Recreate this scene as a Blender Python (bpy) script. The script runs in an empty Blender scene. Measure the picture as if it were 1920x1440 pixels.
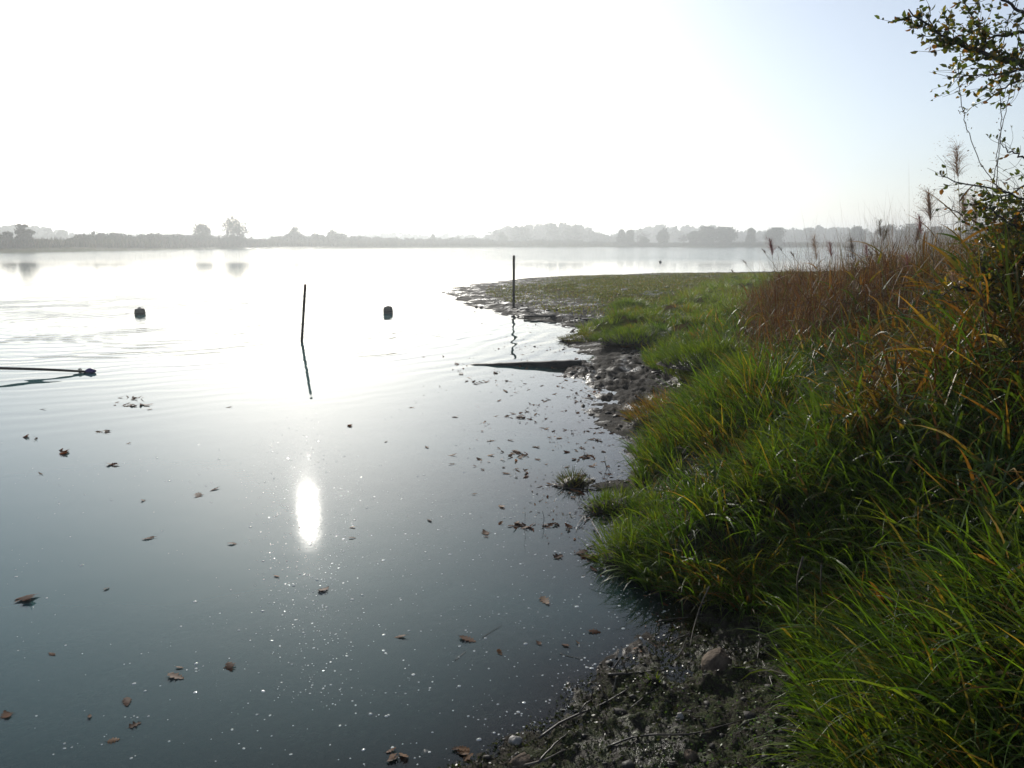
import bpy, math, random
import numpy as np
from mathutils import Vector, Matrix

# ------------------------------------------------------------------ camera, sky, sun, exposure
scene = bpy.context.scene
COL = scene.collection
CAM_H = 1.7
PITCH = math.radians(10.64)
FPX = 1400.0                       # focal length for a 1920 px wide frame
cam_data = bpy.data.cameras.new("camera")
cam_data.sensor_width = 36.0
cam_data.lens = 36.0 * FPX / 1920.0
cam_data.clip_start = 0.05
cam_data.clip_end = 6000.0
cam = bpy.data.objects.new("camera", cam_data)
COL.objects.link(cam)
cam.location = (0, 0, CAM_H)
cam.rotation_euler = (math.pi / 2 - PITCH, 0, 0)
scene.camera = cam

SUN_EL = math.radians(19.8)
SUN_AZ = math.radians(-16.0)       # from +Y towards +X
world = bpy.data.worlds.new("World")
scene.world = world
world.use_nodes = True
wn = world.node_tree.nodes
wl = world.node_tree.links
bg = wn["Background"]
sky = wn.new("ShaderNodeTexSky")
sky.sky_type = 'NISHITA'
sky.sun_disc = False
sky.sun_elevation = SUN_EL
sky.sun_rotation = SUN_AZ
sky.air_density = 1.0
sky.dust_density = 1.1
sky.ozone_density = 3.4
hsv = wn.new("ShaderNodeHueSaturation")      # hazy air: the whole sky a little greyer than clear air
hsv.inputs["Saturation"].default_value = 0.62
wl.new(sky.outputs[0], hsv.inputs["Color"])
wl.new(hsv.outputs[0], bg.inputs[0])
bg.inputs[1].default_value = 0.126

sd = bpy.data.lights.new("sun", 'SUN')
sd.energy = 4.2
sd.angle = math.radians(0.53)
sd.color = (1.0, 0.95, 0.86)
sun = bpy.data.objects.new("sun", sd)
COL.objects.link(sun)
S = Vector((math.sin(SUN_AZ) * math.cos(SUN_EL), math.cos(SUN_AZ) * math.cos(SUN_EL), math.sin(SUN_EL)))
sun.rotation_euler = S.to_track_quat('Z', 'Y').to_euler()
sun.location = (-10, 30, 20)

vs = scene.view_settings
vs.view_transform = 'Standard'
vs.look = 'None'
vs.gamma = 1.0
vs.use_curve_mapping = False
vs.exposure = 0.15
scene.cycles.max_bounces = 6
scene.cycles.diffuse_bounces = 3
scene.cycles.glossy_bounces = 3
scene.cycles.caustics_reflective = False
scene.cycles.caustics_refractive = False
scene.cycles.transparent_max_bounces = 16
scene.cycles.use_denoising = True

rng = np.random.default_rng(7)
random.seed(7)

# ------------------------------------------------------------------ helpers
SP, CP = math.sin(PITCH), math.cos(PITCH)
def ray(px, py):
    a = (px - 960.0) / FPX
    b = -(py - 720.0) / FPX
    return np.array((a, CP + b * SP, -SP + b * CP))
def at(px, py, z=0.0):
    d = ray(px, py)
    t = (z - CAM_H) / d[2]
    return np.array((d[0] * t, d[1] * t, z))
def at_y(px, py, Y):
    d = ray(px, py)
    t = Y / d[1]
    return np.array((d[0] * t, Y, CAM_H + d[2] * t))

def tag(o, label=None, cat=None, group=None, kind=None):
    if label: o["label"] = label
    if cat: o["category"] = cat
    if group: o["group"] = group
    if kind: o["kind"] = kind
    return o

def link(name, me, parent=None):
    o = bpy.data.objects.new(name, me)
    COL.objects.link(o)
    if parent is not None:
        o.parent = parent
    return o

def empty(name, loc=(0, 0, 0), rz=0.0):
    o = bpy.data.objects.new(name, None)
    COL.objects.link(o)
    o.location = [float(v) for v in loc]
    o.rotation_euler = (0, 0, rz)
    o.empty_display_size = 0.1
    return o

def make_mesh(name, verts, faces, mat=None, col=None, smooth=False, attrs=None):
    """faces: list of (n,k) int arrays (k = 3 or 4)"""
    me = bpy.data.meshes.new(name)
    verts = np.ascontiguousarray(verts, dtype=np.float32)
    if not isinstance(faces, (list, tuple)):
        faces = [faces]
    faces = [np.asarray(f, dtype=np.int32) for f in faces if len(f)]
    nl = sum(f.size for f in faces)
    nf = sum(len(f) for f in faces)
    me.vertices.add(len(verts))
    me.vertices.foreach_set("co", verts.ravel())
    me.loops.add(nl)
    me.loops.foreach_set("vertex_index", np.concatenate([f.ravel() for f in faces]).astype(np.int32))
    me.polygons.add(nf)
    st, cur = [], 0
    for f in faces:
        st.append(cur + np.arange(len(f)) * f.shape[1])
        cur += f.size
    me.polygons.foreach_set("loop_start", np.concatenate(st).astype(np.int32))
    if smooth:
        me.polygons.foreach_set("use_smooth", np.ones(nf, dtype=bool))
    if col is not None:
        at_ = me.attributes.new("col", 'FLOAT_COLOR', 'POINT')
        c4 = np.ones((len(verts), 4), dtype=np.float32)
        c4[:, :3] = col
        at_.data.foreach_set("color", c4.ravel())
    for k, v in (attrs or {}).items():
        a_ = me.attributes.new(k, 'FLOAT', 'POINT')
        a_.data.foreach_set("value", np.ascontiguousarray(v, dtype=np.float32))
    me.update(calc_edges=True)
    me.validate()
    if mat:
        me.materials.append(mat)
    return me

class MB:
    """collects pieces of one mesh"""
    def __init__(s): s.v = []; s.f4 = []; s.f3 = []; s.n = 0; s.c = []
    def add(s, v, f4=None, f3=None, c=None):
        v = np.asarray(v, dtype=np.float64)
        if f4 is not None and len(f4): s.f4.append(np.asarray(f4) + s.n)
        if f3 is not None and len(f3): s.f3.append(np.asarray(f3) + s.n)
        s.v.append(v); s.n += len(v)
        if c is not None: s.c.append(np.broadcast_to(np.asarray(c, dtype=np.float64), (len(v), 3)))
    def mesh(s, name, mat, smooth=False):
        fs = []
        if s.f4: fs.append(np.concatenate(s.f4))
        if s.f3: fs.append(np.concatenate(s.f3))
        return make_mesh(name, np.concatenate(s.v), fs, mat, np.concatenate(s.c) if s.c else None, smooth)
    def build(s, name, mat, parent=None, smooth=False):
        return link(name, s.mesh(name, mat, smooth), parent)

def tube(mb, pts, radii, n=6, c=None, cap=True):
    pts = np.asarray(pts, dtype=np.float64)
    m = len(pts)
    radii = np.broadcast_to(np.asarray(radii, dtype=np.float64), (m,))
    tan = np.gradient(pts, axis=0)
    tan /= np.linalg.norm(tan, axis=1)[:, None] + 1e-12
    ref = np.array((0.31, 0.21, 0.93)) if abs(tan[0, 2]) < 0.9 else np.array((0.95, 0.31, 0.05))
    u = np.cross(tan, ref); u /= np.linalg.norm(u, axis=1)[:, None] + 1e-12
    w = np.cross(tan, u)
    a = np.arange(n) * 2 * math.pi / n
    v = pts[:, None, :] + radii[:, None, None] * (u[:, None, :] * np.cos(a)[None, :, None] + w[:, None, :] * np.sin(a)[None, :, None])
    v = v.reshape(-1, 3)
    i = np.arange(m - 1)[:, None] * n; j = np.arange(n)[None, :]; j2 = (j + 1) % n
    f = np.stack([i + j, i + j2, i + n + j2, i + n + j], -1).reshape(-1, 4)
    f3 = None
    if cap:
        v = np.vstack([v, pts[0], pts[-1]])
        k = np.arange(n)
        f3 = np.vstack([np.stack([(k + 1) % n, k, np.full(n, m * n)], -1),
                        np.stack([(m - 1) * n + k, (m - 1) * n + (k + 1) % n, np.full(n, m * n + 1)], -1)])
    mb.add(v, f, f3, c)

def spline(pts, n):
    """Catmull-Rom resample"""
    p = np.asarray(pts, dtype=np.float64)
    p = np.vstack([2 * p[0] - p[1], p, 2 * p[-1] - p[-2]])
    out = []
    segs = len(p) - 3
    for t in np.linspace(0, segs - 1e-6, n):
        i = int(t); u = t - i
        a, b, c, d = p[i], p[i + 1], p[i + 2], p[i + 3]
        out.append(0.5 * ((2 * b) + (c - a) * u + (2 * a - 5 * b + 4 * c - d) * u * u + (3 * b - a - 3 * c + d) * u ** 3))
    return np.array(out)

# lattice value noise
def _hash(ix, iy, s):
    h = (ix.astype(np.int64) * 374761393 + iy.astype(np.int64) * 668265263 + s * 974711) & 0x7fffffff
    h = ((h ^ (h >> 13)) * 1274126177) & 0x7fffffff
    return ((h ^ (h >> 16)) & 0xffff) / 65535.0
def vnoise(x, y, s=0):
    ix = np.floor(x); iy = np.floor(y)
    fx = x - ix; fy = y - iy
    fx = fx * fx * fx * (fx * (fx * 6 - 15) + 10); fy = fy * fy * fy * (fy * (fy * 6 - 15) + 10)
    a = _hash(ix, iy, s); b = _hash(ix + 1, iy, s); c = _hash(ix, iy + 1, s); d = _hash(ix + 1, iy + 1, s)
    return (a + (b - a) * fx) * (1 - fy) + (c + (d - c) * fx) * fy
def fbm(x, y, s=0, o=4, g=0.5):
    t = 0; amp = 1; nrm = 0
    for k in range(o):
        ca, sa = math.cos(k * 0.7 + .3), math.sin(k * 0.7 + .3)
        t = t + amp * (vnoise((x * ca - y * sa) * 2 ** k, (x * sa + y * ca) * 2 ** k, s + k * 17) - 0.5)
        nrm += amp; amp *= g
    return t / nrm * 2          # about -1..1
def sstep(a, b, x):
    t = np.clip((x - a) / (b - a), 0, 1)
    return t * t * (3 - 2 * t)

def sdist(px, py, poly):
    """signed distance to a closed polygon, positive inside"""
    x = np.asarray(px, dtype=np.float64); y = np.asarray(py, dtype=np.float64)
    d2 = np.full(x.shape, 1e18); ins = np.zeros(x.shape, dtype=bool)
    n = len(poly)
    for i in range(n):
        ax, ay = poly[i]; bx, by = poly[(i + 1) % n]
        ex, ey = bx - ax, by - ay
        t = np.clip(((x - ax) * ex + (y - ay) * ey) / (ex * ex + ey * ey + 1e-12), 0, 1)
        d2 = np.minimum(d2, (x - ax - t * ex) ** 2 + (y - ay - t * ey) ** 2)
        c = (ay > y) != (by > y)
        xi = ax + (y - ay) / (by - ay if by != ay else 1e-9) * ex
        ins ^= c & (x < xi)
    return np.where(ins, 1, -1) * np.sqrt(d2)

# ------------------------------------------------------------------ node material helpers
def new_mat(name):
    m = bpy.data.materials.new(name)
    m.use_nodes = True
    nt = m.node_tree
    nt.nodes.clear()
    out = nt.nodes.new("ShaderNodeOutputMaterial")
    return m, nt, out
def N(nt, typ, **kw):
    n = nt.nodes.new(typ)
    for k, v in kw.items():
        if k.startswith("i_"):
            n.inputs[k[2:].replace("_", " ")].default_value = v
        else:
            setattr(n, k, v)
    return n
def mathn(nt, op, a, b=None, c=None, clamp=False):
    n = nt.nodes.new("ShaderNodeMath"); n.operation = op; n.use_clamp = clamp
    for i, v in enumerate((a, b, c)):
        if v is None: continue
        if isinstance(v, (int, float)): n.inputs[i].default_value = v
        else: nt.links.new(v, n.inputs[i])
    return n.outputs[0]
def mixc(nt, f, a, b):
    n = nt.nodes.new("ShaderNodeMix"); n.data_type = 'RGBA'
    for s, v in ((n.inputs[0], f), (n.inputs[6], a), (n.inputs[7], b)):
        if isinstance(v, (int, float)): s.default_value = v
        elif isinstance(v, tuple): s.default_value = (*v, 1) if len(v) == 3 else v
        else: nt.links.new(v, s)
    return n.outputs[2]
def maprange(nt, v, a, b, c=0.0, d=1.0, smooth=True):
    n = nt.nodes.new("ShaderNodeMapRange"); n.interpolation_type = 'SMOOTHSTEP' if smooth else 'LINEAR'
    nt.links.new(v, n.inputs[0])
    for i, x in zip((1, 2, 3, 4), (a, b, c, d)): n.inputs[i].default_value = x
    return n.outputs[0]
def noise(nt, vec, scale, detail=4.0, rough=0.55, dim='3D'):
    n = N(nt, "ShaderNodeTexNoise", noise_dimensions=dim)
    n.inputs["Scale"].default_value = scale; n.inputs["Detail"].default_value = detail; n.inputs["Roughness"].default_value = rough
    if vec is not None: nt.links.new(vec, n.inputs["Vector"])
    return n.outputs["Fac"]

def foliage_mat(name, trans=0.45, rough=0.45, spec=0.35, tmul=(1.25, 1.35, 0.7), noise_amt=0.25):
    """leaf / blade: colour from the 'col' attribute, partly translucent"""
    m, nt, out = new_mat(name)
    a = N(nt, "ShaderNodeAttribute", attribute_name="col")
    geo = N(nt, "ShaderNodeNewGeometry")
    nz = noise(nt, geo.outputs["Position"], 9.0, 3.0)
    k = maprange(nt, nz, 0.3, 0.7, 1 - noise_amt, 1 + noise_amt, False)
    hs = N(nt, "ShaderNodeHueSaturation"); nt.links.new(a.outputs["Color"], hs.inputs["Color"]); nt.links.new(k, hs.inputs["Value"])
    p = N(nt, "ShaderNodeBsdfPrincipled"); nt.links.new(hs.outputs[0], p.inputs["Base Color"])
    p.inputs["Roughness"].default_value = rough; p.inputs["Specular IOR Level"].default_value = spec
    vm = N(nt, "ShaderNodeVectorMath", operation='MULTIPLY'); nt.links.new(hs.outputs[0], vm.inputs[0]); vm.inputs[1].default_value = tmul
    t = N(nt, "ShaderNodeBsdfTranslucent"); nt.links.new(vm.outputs[0], t.inputs["Color"])
    mx = N(nt, "ShaderNodeMixShader"); mx.inputs[0].default_value = trans
    nt.links.new(p.outputs[0], mx.inputs[1]); nt.links.new(t.outputs[0], mx.inputs[2]); nt.links.new(mx.outputs[0], out.inputs[0])
    return m

def solid_mat(name, c1, c2, scale=20.0, rough=0.6, bump=0.3, bscale=60.0, spec=0.4, dist=0.01, stretch=(1, 1, 1), rough2=None):
    """two-tone noisy opaque material in object space"""
    m, nt, out = new_mat(name)
    tc = N(nt, "ShaderNodeTexCoord"); mp = N(nt, "ShaderNodeMapping"); mp.inputs["Scale"].default_value = stretch
    nt.links.new(tc.outputs["Object"], mp.inputs["Vector"])
    nz = noise(nt, mp.outputs[0], scale, 5.0, 0.6)
    f = maprange(nt, nz, 0.35, 0.65)
    p = N(nt, "ShaderNodeBsdfPrincipled")
    nt.links.new(mixc(nt, f, c1, c2), p.inputs["Base Color"])
    if rough2 is None: p.inputs["Roughness"].default_value = rough
    else: nt.links.new(maprange(nt, nz, 0.3, 0.7, rough, rough2), p.inputs["Roughness"])
    p.inputs["Specular IOR Level"].default_value = spec
    b = N(nt, "ShaderNodeBump"); b.inputs["Strength"].default_value = bump; b.inputs["Distance"].default_value = dist
    nt.links.new(noise(nt, mp.outputs[0], bscale, 4.0, 0.6), b.inputs["Height"]); nt.links.new(b.outputs[0], p.inputs["Normal"])
    nt.links.new(p.outputs[0], out.inputs[0])
    return m

# ------------------------------------------------------------------ plan of the shore (metres, read off the photograph's water level)
shore_px = [(905, 1440), (955, 1395), (1045, 1345), (1085, 1290), (1190, 1245), (1250, 1195), (1285, 1140), (1250, 1105), (1175, 1058),
            (1160, 1000), (1175, 950), (1120, 962), (1110, 952), (1180, 925), (1070, 912), (1185, 897), (1192, 850), (1190, 815), (1120, 800), (1100, 770),
            (1125, 730), (1080, 705), (1075, 688), (1105, 668), (1058, 652), (1085, 628), (1068, 606), (985, 597), (905, 578), (855, 558),
            (838, 547), (875, 535), (1000, 521), (1200, 514), (1420, 510.5), (1700, 508)]
SHORE = [(-9.0, -6.0), (-7.0, 0.2), (-3.2, 1.45), (-1.3, 1.72), (-0.6, 1.95)] + [tuple(at(*p)[:2]) for p in shore_px] + [(70, 46), (90, 30), (90, -6)]
veg_px = [(1590, 1500), (1545, 1400), (1530, 1320), (1530, 1230), (1500, 1165), (1420, 1130), (1320, 1100), (1240, 1085), (1175, 1050), (1172, 970), (1195, 900),
          (1200, 830), (1225, 790), (1290, 745), (1330, 728), (1270, 712), (1215, 690), (1200, 655), (1120, 640), (1075, 618), (1130, 596), (1215, 582), (1270, 565), (1310, 545), (1340, 528), (1440, 517)]
VEG = [tuple(at(px, py, 0.08)[:2]) for px, py in veg_px] + [(24, 38), (60, 36), (60, 0.2), (1.9, 0.2)]
def far_shore(az):
    """distance of the far shore (m) by bearing (radians)"""
    d = np.degrees(az)
    return np.interp(d, [-180, -90, -60, -34, -27, -18, -8, 0, 10, 25, 40, 60, 90, 180],
                    [600, 260, 170, 176, 212, 284, 328, 376, 390, 372, 340, 320, 600, 600])

def ground_h(x, y, detail=True):
    x = np.asarray(x, dtype=np.float64); y = np.asarray(y, dtype=np.float64)
    r = np.hypot(x, y); az = np.arctan2(x, y)
    s = sdist(x, y, SHORE)
    s = s + fbm(x * 1.1, y * 1.1, 3, 4) * 0.16 * np.clip(r / 6, 0.4, 3)
    v = sdist(x, y, VEG)
    land = 0.11 * (1 - np.exp(-np.maximum(s, 0) / 0.9)) + 0.05 * sstep(0, 8, s)
    bed = np.maximum(np.where(s > -1.2, 0.10 * s, -0.12 + 0.16 * (s + 1.2)), -2.0)
    h = np.where(s > 0, land, bed)
    near = sstep(20, 9, r)
    h += sstep(0.0, 0.9, v) * (0.10 + 0.22 * near) + sstep(0.2, 3.0, v) * 0.12 * near
    h += sstep(0, 0.5, v) * np.maximum(fbm(x * 1.3, y * 1.3, 31, 2), -0.2) * (0.12 + 0.10 * near)
    # the far side
    fs = r - far_shore(az) - fbm(x * 0.02, y * 0.02, 5, 3) * 8
    h = np.where(r > 90, np.clip(fs * 0.06, -2.0, 1.0) + np.clip(fs * 0.004, 0, 4), h)
    if detail:
        m = sstep(-0.5, 0.25, s) * np.interp(r, [0, 20, 45, 70], [1, .9, .8, 0]) * (1 - 0.6 * sstep(0, 0.4, v))
        rough = 0.35 + 0.9 * sstep(0.3, 0.62, fbm(x * 0.9, y * 0.9, 77, 2) * 0.5 + 0.5)
        wx_ = x + .05 * fbm(x * 9, y * 9, 43, 2); wy_ = y + .05 * fbm(x * 9, y * 9, 47, 2)
        lumps = fbm(wx_ * 5, wy_ * 5, 41, 6, 0.68)
        ridg = 1 - np.abs(fbm(wx_ * 6, wy_ * 6, 61, 5, 0.65)) * 2
        h += m * rough * np.interp(r, [0, 5, 8, 30], [1, 1, 1.7, 1.5]) * (0.036 * lumps + 0.018 * ridg - 0.013)
        h += m * 0.010 * np.maximum(fbm(x * 30, y * 30, 91, 3, .7), -.1)
    return h

# polar grid: one sheet from the photographer's feet to beyond the horizon
def polar_grid(rings, angs):
    R, A = np.meshgrid(rings, angs, indexing='ij')
    x = R * np.sin(A); y = R * np.cos(A)
    nr, na = R.shape
    i = np.arange(nr - 1)[:, None] * na; j = np.arange(na)[None, :]; j2 = (j + 1) % na
    f = np.stack([i + j, i + j2, i + na + j2, i + na + j], -1).reshape(-1, 4)
    return x.ravel(), y.ravel(), f, nr, na

D = math.radians
angs = np.concatenate([np.linspace(D(-36), D(44), 470, endpoint=False), np.linspace(D(44), D(324), 60, endpoint=False)])
rings = np.concatenate([[0.02, 0.5, 0.9], np.geomspace(1.25, 30, 480), np.geomspace(31, 90, 60), np.geomspace(95, 520, 70), np.geomspace(560, 5000, 20)])
gx, gy, gf, nr, na = polar_grid(rings, angs)
gz = ground_h(gx, gy)
SD_G = sdist(gx, gy, SHORE)
VG = sdist(gx, gy, VEG)

def mud_mat():
    m, nt, out = new_mat("wet_mud_and_turf")
    geo = N(nt, "ShaderNodeNewGeometry"); P = geo.outputs["Position"]
    turf = N(nt, "ShaderNodeAttribute", attribute_name="turf").outputs["Fac"]
    alg = N(nt, "ShaderNodeAttribute", attribute_name="algae").outputs["Fac"]
    n1 = noise(nt, P, 3.0, 6.0, 0.6); n2 = noise(nt, P, 26.0, 5.0, 0.65); n3 = noise(nt, P, 120.0, 3.0, 0.6)
    mud = mixc(nt, maprange(nt, n1, 0.35, 0.65), (0.013, 0.0105, 0.008), (0.034, 0.028, 0.021))
    mud = mixc(nt, maprange(nt, n2, 0.55, 0.75), mud, (0.055, 0.048, 0.038))
    al = mixc(nt, maprange(nt, n3, 0.4, 0.65), (0.022, 0.026, 0.010), (0.055, 0.066, 0.022))
    fa = mathn(nt, 'MULTIPLY', alg, maprange(nt, n2, 0.42, 0.58))
    c = mixc(nt, fa, mud, al)
    nb = noise(nt, P, 0.55, 5.0, 0.62); nb2 = noise(nt, P, 1.7, 5.0, 0.65)
    tf = mixc(nt, maprange(nt, n2, 0.35, 0.7), (0.048, 0.060, 0.012), (0.075, 0.092, 0.018))
    tf = mixc(nt, maprange(nt, nb2, 0.48, 0.62), tf, (0.075, 0.050, 0.022))
    ft = mathn(nt, 'MULTIPLY', turf, maprange(nt, mathn(nt, 'ADD', mathn(nt, 'MULTIPLY', mathn(nt, 'ADD', nb, nb2), 0.5), mathn(nt, 'MULTIPLY', turf, 0.16)), 0.54, 0.64))
    c = mixc(nt, ft, c, tf)
    p = N(nt, "ShaderNodeBsdfPrincipled"); nt.links.new(c, p.inputs["Base Color"])
    r0 = maprange(nt, nb2, 0.37, 0.52, 0.24, 0.92)
    rr = mathn(nt, 'ADD', r0, mathn(nt, 'MULTIPLY', ft, 0.35), clamp=True)
    nt.links.new(rr, p.inputs["Roughness"])
    nt.links.new(mathn(nt, 'MULTIPLY', mathn(nt, 'SUBTRACT', 1.0, ft, clamp=True), 0.13), p.inputs["Specular IOR Level"])
    hsum = mathn(nt, 'ADD', mathn(nt, 'MULTIPLY', n2, 0.020), mathn(nt, 'MULTIPLY', n3, 0.007))
    b = N(nt, "ShaderNodeBump"); b.inputs["Strength"].default_value = 0.9; b.inputs["Distance"].default_value = 1.0
    nt.links.new(hsum, b.inputs["Height"]); nt.links.new(b.outputs[0], p.inputs["Normal"])
    nt.links.new(p.outputs[0], out.inputs[0])
    return m
M_MUD = mud_mat()
gr = np.hypot(gx, gy)
turf_a = np.maximum(sstep(-0.25, 0.3, VG) * sstep(8, 12, gr), sstep(1.3, 4.2, SD_G) * sstep(12, 17, gr))
turf_a = np.where(gr > 90, 1.0, turf_a)
alg_a = sstep(5.5, 3.5, gr) * sstep(-0.05, 0.15, SD_G)
gme = make_mesh("ground", np.stack([gx, gy, gz], 1), gf, M_MUD, smooth=True, attrs={"turf": turf_a, "algae": alg_a})
tag(link("ground", gme), "dark wet mud shore, grassy bank, lake bed and far land", kind="structure")

def GZ(x, y):
    return ground_h(np.asarray(x, dtype=float), np.asarray(y, dtype=float))

# ------------------------------------------------------------------ the lake
def water_mat():
    m, nt, out = new_mat("lake_water")
    geo = N(nt, "ShaderNodeNewGeometry"); P = geo.outputs["Position"]
    dep = N(nt, "ShaderNodeAttribute", attribute_name="depth").outputs["Fac"]
    sep = N(nt, "ShaderNodeSeparateXYZ"); nt.links.new(P, sep.inputs[0])
    X, Y = sep.outputs[0], sep.outputs[1]
    def rings_h(cx, cy, lam, amp, d0, d1, d2, d3):
        dx = mathn(nt, 'SUBTRACT', X, cx); dy = mathn(nt, 'SUBTRACT', Y, cy)
        d = mathn(nt, 'SQRT', mathn(nt, 'ADD', mathn(nt, 'MULTIPLY', dx, dx), mathn(nt, 'MULTIPLY', dy, dy)))
        wob = mathn(nt, 'MULTIPLY', noise(nt, P, 0.5, 2.0), 1.1)
        dd = mathn(nt, 'ADD', d, wob)
        w = mathn(nt, 'SINE', mathn(nt, 'MULTIPLY', dd, 2 * math.pi / lam))
        env = mathn(nt, 'MULTIPLY', maprange(nt, d, d0, d1), maprange(nt, d, d2, d3, 1, 0))
        var = maprange(nt, noise(nt, P, 0.7, 2.0), 0.35, 0.65, 0.35, 1.0)
        return mathn(nt, 'MULTIPLY', mathn(nt, 'MULTIPLY', mathn(nt, 'MULTIPLY', mathn(nt, 'MULTIPLY', w, env), var), maprange(nt, Y, 8.8, 12.0, 0.22, 1.0)), amp)
    h = rings_h(-8.6, 16.5, 0.42, 0.0042, 0.5, 2.0, 8.0, 12.5)
    h = mathn(nt, 'ADD', h, rings_h(-7.0, 15.0, 0.23, 0.0016, 0.5, 2.0, 5.0, 9.0))
    # wind ripples: short crested, on the open water to the left and far out
    mp = N(nt, "ShaderNodeMapping"); mp.inputs["Scale"].default_value = (0.45, 1.6, 1); mp.inputs["Rotation"].default_value = (0, 0, 0.12)
    nt.links.new(P, mp.inputs["Vector"])
    wr = noise(nt, mp.outputs[0], 1.9, 3.0, 0.5)
    lft = maprange(nt, X, -13.0, -4.0, 1.0, 0.0)
    mid = mathn(nt, 'MULTIPLY', lft, mathn(nt, 'MULTIPLY', maprange(nt, Y, 11.0, 15.0), maprange(nt, Y, 30.0, 40.0, 1.0, 0.3)))
    far = maprange(nt, Y, 62.0, 90.0)
    open_ = maprange(nt, Y, 20.0, 34.0, 0.0, 0.12)
    amt = mathn(nt, 'ADD', mathn(nt, 'ADD', mathn(nt, 'MULTIPLY', mid, 0.008), mathn(nt, 'MULTIPLY', far, 0.05)), mathn(nt, 'MULTIPLY', open_, 0.006))
    h = mathn(nt, 'ADD', h, mathn(nt, 'MULTIPLY', wr, amt))
    calm = noise(nt, P, 2.2, 2.0, 0.5)
    h = mathn(nt, 'ADD', h, mathn(nt, 'MULTIPLY', calm, maprange(nt, Y, 8.0, 15.0, 0.0012, 0.0042)))
    fine = noise(nt, P, 30.0, 2.0, 0.6)
    h = mathn(nt, 'ADD', h, mathn(nt, 'MULTIPLY', fine, maprange(nt, Y, 6.5, 11.0, 0.00016, 0.0)))
    b = N(nt, "ShaderNodeBump"); b.inputs["Strength"].default_value = 1.0; b.inputs["Distance"].default_value = 1.0
    nt.links.new(h, b.inputs["Height"])
    fr = N(nt, "ShaderNodeFresnel"); fr.inputs["IOR"].default_value = 1.333; nt.links.new(b.outputs[0], fr.inputs["Normal"])
    gl = N(nt, "ShaderNodeBsdfGlossy"); gl.distribution = 'GGX'; gl.inputs["Roughness"].default_value = 0.028
    gl.inputs["Color"].default_value = (1, 1, 1, 1); nt.links.new(b.outputs[0], gl.inputs["Normal"])
    df = N(nt, "ShaderNodeBsdfDiffuse"); df.inputs["Color"].default_value = (0.050, 0.120, 0.120, 1)
    tr = N(nt, "ShaderNodeBsdfTransparent"); tr.inputs["Color"].default_value = (0.80, 0.80, 0.68, 1)
    # turbid water: what lies below fades out with the water's depth
    ex = mathn(nt, 'POWER', 2.718, mathn(nt, 'MULTIPLY', dep, -9.0))
    murk = mathn(nt, 'SUBTRACT', 1.0, ex, clamp=True)
    m1 = N(nt, "ShaderNodeMixShader"); nt.links.new(murk, m1.inputs[0]); nt.links.new(tr.outputs[0], m1.inputs[1]); nt.links.new(df.outputs[0], m1.inputs[2])
    m2 = N(nt, "ShaderNodeMixShader"); nt.links.new(fr.outputs[0], m2.inputs[0]); nt.links.new(m1.outputs[0], m2.inputs[1]); nt.links.new(gl.outputs[0], m2.inputs[2])
    nt.links.new(m2.outputs[0], out.inputs[0])
    return m
wa = np.concatenate([np.linspace(D(-44), D(44), 200, endpoint=False), np.linspace(D(44), D(316), 40, endpoint=False)])
wr_ = np.concatenate([[0.02, 1.0], np.geomspace(1.3, 60, 170), np.geomspace(64, 900, 40)])
wx, wy, wf, _, _ = polar_grid(wr_, wa)
wdep = np.maximum(0.0, -ground_h(wx, wy, False))
wme = make_mesh("lake", np.stack([wx, wy, np.zeros_like(wx)], 1), wf, water_mat(), smooth=True, attrs={"depth": wdep})
tag(link("lake_water", wme), "calm murky lake water reflecting the sun and pale sky", kind="structure")
# ------------------------------------------------------------------ far shore: woods, thickets, reed bed and single trees
M_FAR = foliage_mat("far_foliage", 0.25, 0.8, 0.1, (1.1, 1.1, 0.8), 0.15)
M_BARK = solid_mat("bark", (0.045, 0.036, 0.028), (0.09, 0.075, 0.06), 12, 0.9, 0.5, 40, 0.2)

def leaf_quads(mb, centers, size, col, flat=0.0):
    n = len(centers)
    a = rng.normal(size=(n, 3)); a[:, 2] *= 1 - flat; a /= np.linalg.norm(a, axis=1)[:, None]
    b = rng.normal(size=(n, 3)); b = np.cross(a, b); b /= np.linalg.norm(b, axis=1)[:, None] + 1e-9
    s = np.asarray(size) * rng.uniform(0.6, 1.3, n)
    e = rng.uniform(0.35, 0.8, n)
    u = a * s[:, None]; w = b * (s * e)[:, None]
    v = np.stack([centers - u, centers - 0.1 * u - w, centers + u, centers + 0.1 * u + w], 1).reshape(-1, 3)
    f = np.arange(4 * n).reshape(-1, 4)
    mb.add(v, f, None, np.repeat(col, 4, axis=0) if np.ndim(col) == 2 else col)

def lobes_crown(n_leaf, lobes, jit=0.25):
    """random points, denser towards the skin, in a set of ellipsoid lobes (cx,cy,cz,rx,rz)"""
    w = np.array([l[3] ** 2 * l[4] for l in lobes]) ** 0.8; w /= w.sum()
    k = rng.choice(len(lobes), n_leaf, p=w)
    L = np.array(lobes)[k]
    d = rng.normal(size=(n_leaf, 3)); d /= np.linalg.norm(d, axis=1)[:, None]
    r = rng.uniform(0, 1, n_leaf) ** 0.42 * (1 + jit * rng.normal(size=n_leaf) * 0.6)
    p = np.empty((n_leaf, 3))
    p[:, 0] = L[:, 0] + d[:, 0] * r * L[:, 3]; p[:, 1] = L[:, 1] + d[:, 1] * r * L[:, 3]; p[:, 2] = L[:, 2] + d[:, 2] * r * L[:, 4]
    return p

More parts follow.
